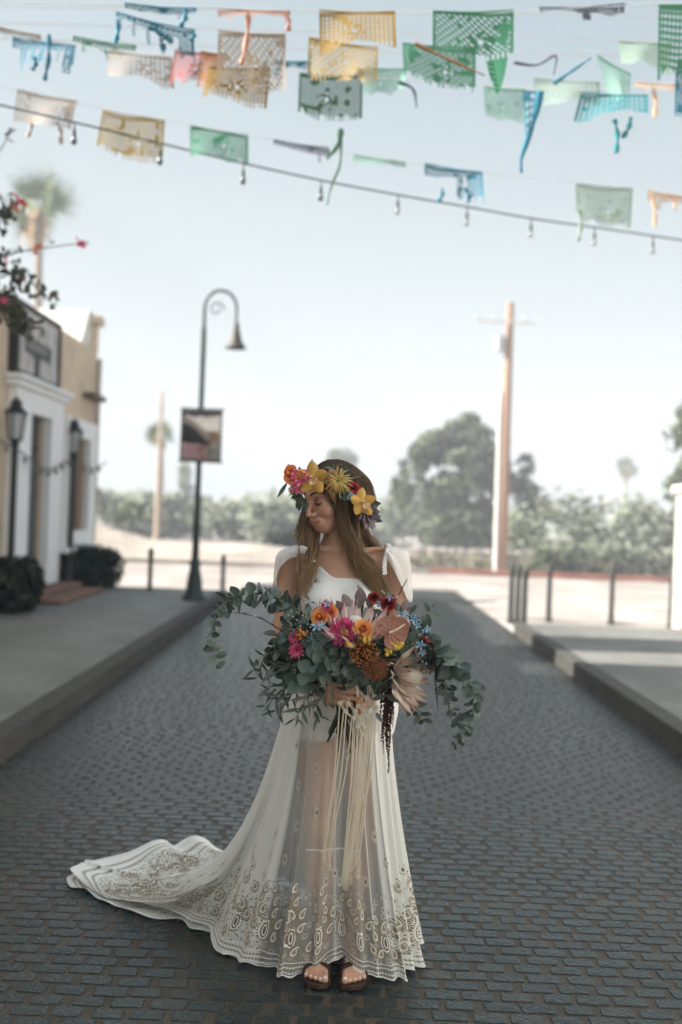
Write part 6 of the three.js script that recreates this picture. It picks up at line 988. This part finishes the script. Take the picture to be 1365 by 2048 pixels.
  // hanging dark red tassels
  const tass = (pts, D, w, n) => { const c = curve(pts.map(([x, y], i) => Q(x, y, D + 0.01 * Math.sin(i * 2)))), g = []; const L = c.getLength(), k = Math.round(L / 0.0042); for (let i = 0; i < k; i++) { const t = i / k, p = c.getPointAt(t), ww = w * (0.7 + 0.5 * Math.sin(t * 2.6 + 0.4)) * (1 - 0.55 * t); for (let j = 0; j < 3; j++) { const r = ww * (0.5 + 0.6 * R()); g.push(blob(p.clone().add(V((R() - 0.5) * ww * 1.6, (R() - 0.5) * 0.004, (R() - 0.5) * ww * 1.6)), r, r, r, null, 0)); } } part('amaranth_tassel', g, std([0.04, 0.009, 0.009], { roughness: 0.9 }), bq); };
  tass([[779, 1372], [777, 1410], [774, 1470], [778, 1530], [776, 1548]], 2.985, 0.0052); tass([[782, 1372], [783, 1415], [780, 1450], [779, 1500], [776, 1510]], 2.99, 0.0046); tass([[773, 1378], [770, 1410], [766, 1450], [763, 1485]], 2.985, 0.0048); tass([[776, 1378], [772, 1420], [767, 1468], [767, 1510]], 2.995, 0.004); tass([[786, 1390], [787, 1420], [786, 1458]], 2.99, 0.0032); tass([[765, 1385], [763, 1410], [760, 1440]], 2.99, 0.0036);
  tass([[856, 1278], [868, 1298], [871, 1330], [872, 1370], [877, 1422]], 2.95, 0.0038); tass([[860, 1300], [862, 1330], [860, 1355]], 2.96, 0.0036); tass([[588, 1400], [590, 1412], [590, 1422]], 2.97, 0.003);
  // white sprigs and curling tendrils
  { const g = []; for (let i = 0; i < 90; i++) { const k = [[640, 1305, 40, 40], [615, 1345, 30, 40], [600, 1240, 25, 20], [830, 1300, 25, 30]][i % 4], p = Q(k[0] + (R() - 0.5) * k[2] * 2, k[1] + (R() - 0.5) * k[3] * 2, 2.945); g.push(blob(p, 0.0015, 0.0045, 0.0015, new THREE.Quaternion().setFromEuler(new THREE.Euler(R() * 3, R() * 3, R() * 3)), 0)); } tag(part('pale_florets', g, std([0.45, 0.5, 0.42]), bq), null, null, null, 'stuff'); }
  // macrame wrap: coils at the grip, knots, net cords, hanging cords with frayed ends, amber drop
  const cordM = std([0.78, 0.7, 0.56], { roughness: 0.95, bumpMap: rep(fineT, 8), bumpScale: 0.001 });
  const mw = pgroup('macrame_wrap', bq), K = (x, y, D = 2.985) => Q(640 + x / 8.53, 1350 + y / 8.53, D);
  part('binding', tube([K(640, 230, 2.99), K(645, 300, 2.985), K(645, 370, 2.985)], 0.0045, 0.0042, 8, 8), cordM, mw);
  const kn = [[340, 480], [480, 485], [655, 525], [840, 460], [440, 625], [605, 615], [750, 620], [575, 740], [685, 762], [815, 740], [640, 885], [750, 900], [710, 1020], [930, 370], [950, 560]];
  const kg = (() => { const g = []; for (let j = 0; j < 3; j++) g.push(new THREE.TorusGeometry(0.0044, 0.0019, 6, 12).rotateX(1.2).translate(0, (j - 1) * 0.0026, 0)); g.push(blob(V(0, 0, 0), 0.0038, 0.0046, 0.0034)); return merge(g); })();
  for (const [x, y] of kn) { const k = part('knot', kg, cordM, mw); k.position.copy(K(x, y)); k.rotation.z = (R() - 0.5) * 0.6; k.scale.setScalar(1.25); }
  const net = [[340, 480, 440, 625], [480, 485, 440, 625], [480, 485, 605, 615], [655, 525, 605, 615], [655, 525, 750, 620], [840, 460, 750, 620], [440, 625, 575, 740], [605, 615, 575, 740], [605, 615, 685, 762], [750, 620, 685, 762], [750, 620, 815, 740], [840, 460, 815, 740], [575, 740, 640, 885], [685, 762, 640, 885], [685, 762, 750, 900], [815, 740, 750, 900], [640, 885, 710, 1020], [750, 900, 710, 1020], [480, 485, 500, 390], [655, 525, 615, 400], [655, 525, 690, 370], [840, 460, 690, 290], [340, 480, 420, 430], [930, 370, 835, 160], [840, 460, 930, 370], [950, 560, 930, 370], [950, 560, 840, 460], [835, 390, 830, 160]];
  for (const [a, b, c, d] of net) for (const o of [-1, 1]) part('net_cord', tube([K(a + o * 12, b), K((a + c) / 2 + o * 15, (b + d) / 2, 2.982), K(c + o * 12, d)], 0.0014, 0.0014, 8, 5), cordM, mw);
  const hang = [[340, 490, 646, 1722], [405, 640, 648, 1728], [450, 640, 655, 1735], [545, 755, 660, 1728], [575, 760, 685, 1752], [605, 890, 686, 1758], [640, 900, 688, 1764], [665, 910, 690, 1766], [690, 1030, 691, 1760], [712, 1035, 692, 1766], [735, 1030, 695, 1755], [745, 915, 698, 1748], [775, 905, 700, 1752], [800, 755, 704, 1740], [840, 755, 708, 1735], [870, 650, 711, 1738], [895, 650, 713, 1728], [925, 600, 716, 1733], [965, 580, 719, 1720], [820, 755, 701, 1742], [700, 1030, 694, 1762], [728, 1032, 696, 1758]];
  for (const [x, y, ex, ey] of hang) { const A = K(x, y), B = Q(ex, ey, 2.99), m = A.clone().lerp(B, 0.35).add(V(0.004 + (R() - 0.5) * 0.006, -0.01, 0.004)), m2 = A.clone().lerp(B, 0.7).add(V((R() - 0.5) * 0.008, 0, 0.004)); part('hanging_cord', tube([A, m, m2, B], 0.0021, 0.0019, 26, 6), cordM, mw); const fr = []; for (let k = 0; k < 7; k++) fr.push(tube([B.clone().add(V(0, 0.004, 0)), B.clone().add(V((R() - 0.5) * 0.012, -0.008, (R() - 0.5) * 0.008)), B.clone().add(V((R() - 0.5) * 0.018, -0.018 - 0.008 * R(), (R() - 0.5) * 0.012))], 0.0008, 0.0004, 3, 4)); part('frayed_end', fr, cordM, mw); }
  { const g = box(-0.0048, 0.0048, -0.009, 0.009, -0.003, 0.003, 0.0018), a = part('amber_drop', g, phys([0.55, 0.16, 0.03], { roughness: 0.12, clearcoat: 1 }), mw); a.position.copy(K(648, 435, 2.98)); }
}
// ---------------------------------------------------------------- flower crown
{
  const CB = HC.clone().add(BASE).add(V(0, 0.05, 0));
  const cr = thing('flower_crown', 'crown of orange rose, pink bloom, yellow orchids and foliage on the head', 'flower crown', CB);
  const Q = (px, py, D = 3.2) => at(px, py, D).sub(CB), R = rng(515), Z = (x, y, z = 1) => V(x, y, z).normalize();
  { const pts = []; for (let i = 0; i <= 24; i++) { const a = i / 24 * 6.283; pts.push(head(Math.sin(a) * 0.09, 0.062 - 0.035 * (1 - Math.cos(a)) * 0.5, -0.018 + Math.cos(a) * 0.107).add(BASE).sub(CB)); } part('vine_band', tube(curve(pts), 0.005, 0.005, 60, 6), std([0.05, 0.05, 0.03]), cr); }
  // leaves tucked all along the band
  const lv = (px, py, D, ex, ey, w, m, geo = 'oval') => { const A = Q(px, py, D), B = Q(ex, ey, D - 0.005), d = B.clone().sub(A), L = d.length(); d.normalize(); const l = part('leaf', LF[geo][Math.floor(R() * 3)], m, cr), X = d.clone().cross(V(R() - 0.5, R() - 0.5, 1.2)).normalize(); l.position.copy(A); l.quaternion.setFromRotationMatrix(new THREE.Matrix4().makeBasis(X, d, X.clone().cross(d))); l.scale.set(L * w, L, L); };
  lv(575, 965, 3.22, 555, 996, 1.1, GM.mid[2], 'lance'); lv(618, 940, 3.2, 626, 917, 1.2, GM.mid[0], 'lance'); lv(585, 940, 3.22, 575, 926, 1, GM.mid[1], 'lance'); lv(582, 970, 3.22, 570, 952, 1, GM.dark[1]);
  for (let i = 0; i < 80; i++) { const t = R(), x = lerp(588, 612, t) + (R() - 0.5) * 14, y = lerp(975, 1005, t) + (R() - 0.5) * 12; lv(x, y, 3.235 + 0.02 * R(), x + (R() - 0.7) * 14, y + 6 + R() * 14, 0.9, [GM.dark[0], GM.dark[1], GM.mid[1]][i % 3], i % 2 ? 'lance' : 'oval'); }
  for (let i = 0; i < 80; i++) { const x = lerp(640, 700, R()), y = lerp(928, 972, R()); lv(x, y, 3.215, x + (R() - 0.5) * 22, y + (R() - 0.4) * 22, 0.9, GM.dark[i % 3], 'oval'); }
  for (let i = 0; i < 44; i++) { const x = lerp(682, 712, R()), y = lerp(972, 1002, R()); lv(x, y, 3.215, x + (R() - 0.4) * 22, y + (R() - 0.4) * 22, 0.9, [GM.euc[0], GM.euc[1], GM.euc[2]][i % 3], i % 2 ? 'oval' : 'lance'); }
  // yellow spiky tufts at the side of the brow
  { const g = []; for (let i = 0; i < 40; i++) { const A = Q(590 + (R() - 0.5) * 8, 968 + (R() - 0.5) * 10, 3.225), B = Q(576 + R() * 14, 978 + R() * 16, 3.2 + 0.03 * R()); g.push(tube([A, A.clone().lerp(B, 0.5).add(V(0, 0.003, 0)), B], 0.0012, 0.0006, 4, 4)); } part('needle_tuft', g, std([0.36, 0.33, 0.12]), cr); }
  rose(cr, Q(586, 949, 3.205), Z(-0.6, 0.15, 0.8), 0.042, [[0.78, 0.25, 0.08], [0.72, 0.19, 0.06]], 'rose', 18);
  pointed(cr, Q(600, 956, 3.19), Z(-0.25, 0.05), 0.034, [[0.68, 0.13, 0.26], [0.74, 0.2, 0.33], [0.6, 0.09, 0.2]], [[6, 1, 0.6], [9, 0.55, 0.9], [9, 0.15, 1]], LF.oval, 'pink_bloom', { wide: 1 });
  pointed(cr, Q(597, 972, 3.195), Z(-0.2, -0.35), 0.028, [[0.68, 0.13, 0.26], [0.62, 0.1, 0.22]], [[6, 0.6, 0.9], [8, 0.15, 1]], LF.oval, 'pink_bloom', { wide: 1 });
  orchid(cr, Q(625, 956, 3.185), Z(-0.15, 0.05), 0.056, 0.5);
  berries(cr, Q(652, 953, 3.19), 0.0062, 7, 0.012, [0.28, 0.13, 0.1], 'pinkish_berries'); berries(cr, Q(651, 966, 3.19), 0.006, 4, 0.006, [0.32, 0.15, 0.12], 'pinkish_berries'); berries(cr, Q(655, 940, 3.2), 0.006, 5, 0.008, [0.1, 0.11, 0.07], 'green_berries'); berries(cr, Q(660, 945, 3.19), 0.0058, 5, 0.01, [0.3, 0.14, 0.11], 'pinkish_berries');
  { const f = pincushion(cr, Q(676, 964, 3.195), Z(0.15, 0.1), 0.03, [0.4, 0.36, 0.14], [0.58, 0.46, 0.14], [0.62, 0.5, 0.18], 110, 'spider_flower', 0.95); f.userData.label = 'spidery golden flower with curling thin petals';
    const g = []; for (let i = 0; i < 95; i++) { const a = R() * 6.283, l = 0.028 + 0.024 * R(), o = Q(676, 962, 3.18), e = o.clone().add(V(Math.cos(a) * l, Math.sin(a) * l - 0.004, 0.006 * R())); g.push(tint(tube([o.clone().add(V(Math.cos(a) * 0.006, Math.sin(a) * 0.006, 0.008)), o.clone().lerp(e, 0.6).add(V(0.003 * (R() - 0.5), 0.004, 0.012)), e], 0.0015, 0.0007, 6, 4), R() < 0.2 ? [0.5, 0.17, 0.05] : [0.58, 0.45, 0.14])); } tag(part('thin_petals', g, phys([1, 1, 1], { vertexColors: true, roughness: 0.6 }), cr), null, null, null, 'stuff');
    for (const [x, y, X, Y] of [[672, 948, 676, 928], [662, 962, 654, 985], [668, 975, 668, 1000], [664, 955, 656, 945]]) part('wire_petal', tube([Q(x, y, 3.185), Q((x + X) / 2 + 3, (y + Y) / 2, 3.18), Q(X, Y, 3.185)], 0.0013, 0.0006, 6, 4), std([0.5, 0.18, 0.06]), cr); }
  rose(cr, Q(706, 977, 3.215), Z(0.35, 0.15), 0.026, [[0.36, 0.015, 0.02], [0.28, 0.01, 0.015]], 'ranunculus', 20);
  for (const [x, y] of [[702, 988], [699, 995], [707, 992]]) pointed(cr, Q(x, y, 3.2), Z(0.2, 0), 0.01, [[0.3, 0.45, 0.55]], [[5, 0.25, 1]], LF.oval, 'blue_star_flower', { inner: 0.1, wide: 0.75 });
  orchid(cr, Q(724, 1005, 3.205), Z(0.45, 0.1), 0.048, 1.1);
  { const f = pointed(cr, Q(738, 1030, 3.235), Z(0.75, -0.15, 0.6), 0.042, [[0.2, 0.15, 0.18], [0.17, 0.13, 0.15], [0.26, 0.21, 0.24]], [[5, 1.15, 0.55], [7, 0.75, 0.85], [8, 0.35, 1.05], [7, 0.05, 1.1]], LF.oval, 'succulent_rosette', { wide: 1.25, piece: 'fleshy_leaf', mat: { roughness: 0.5 } }); f.userData.label = 'dusky purple grey succulent rosette behind the ear'; }
  for (let i = 0; i < 9; i++) { const x = 716 + R() * 26, y = 1000 + R() * 36; lv(x, y, 3.235, x + 10 + R() * 16, y + (R() - 0.5) * 26, 1, GM.euc[i % 4], 'oval'); }
}
renderer.render(scene, camera);
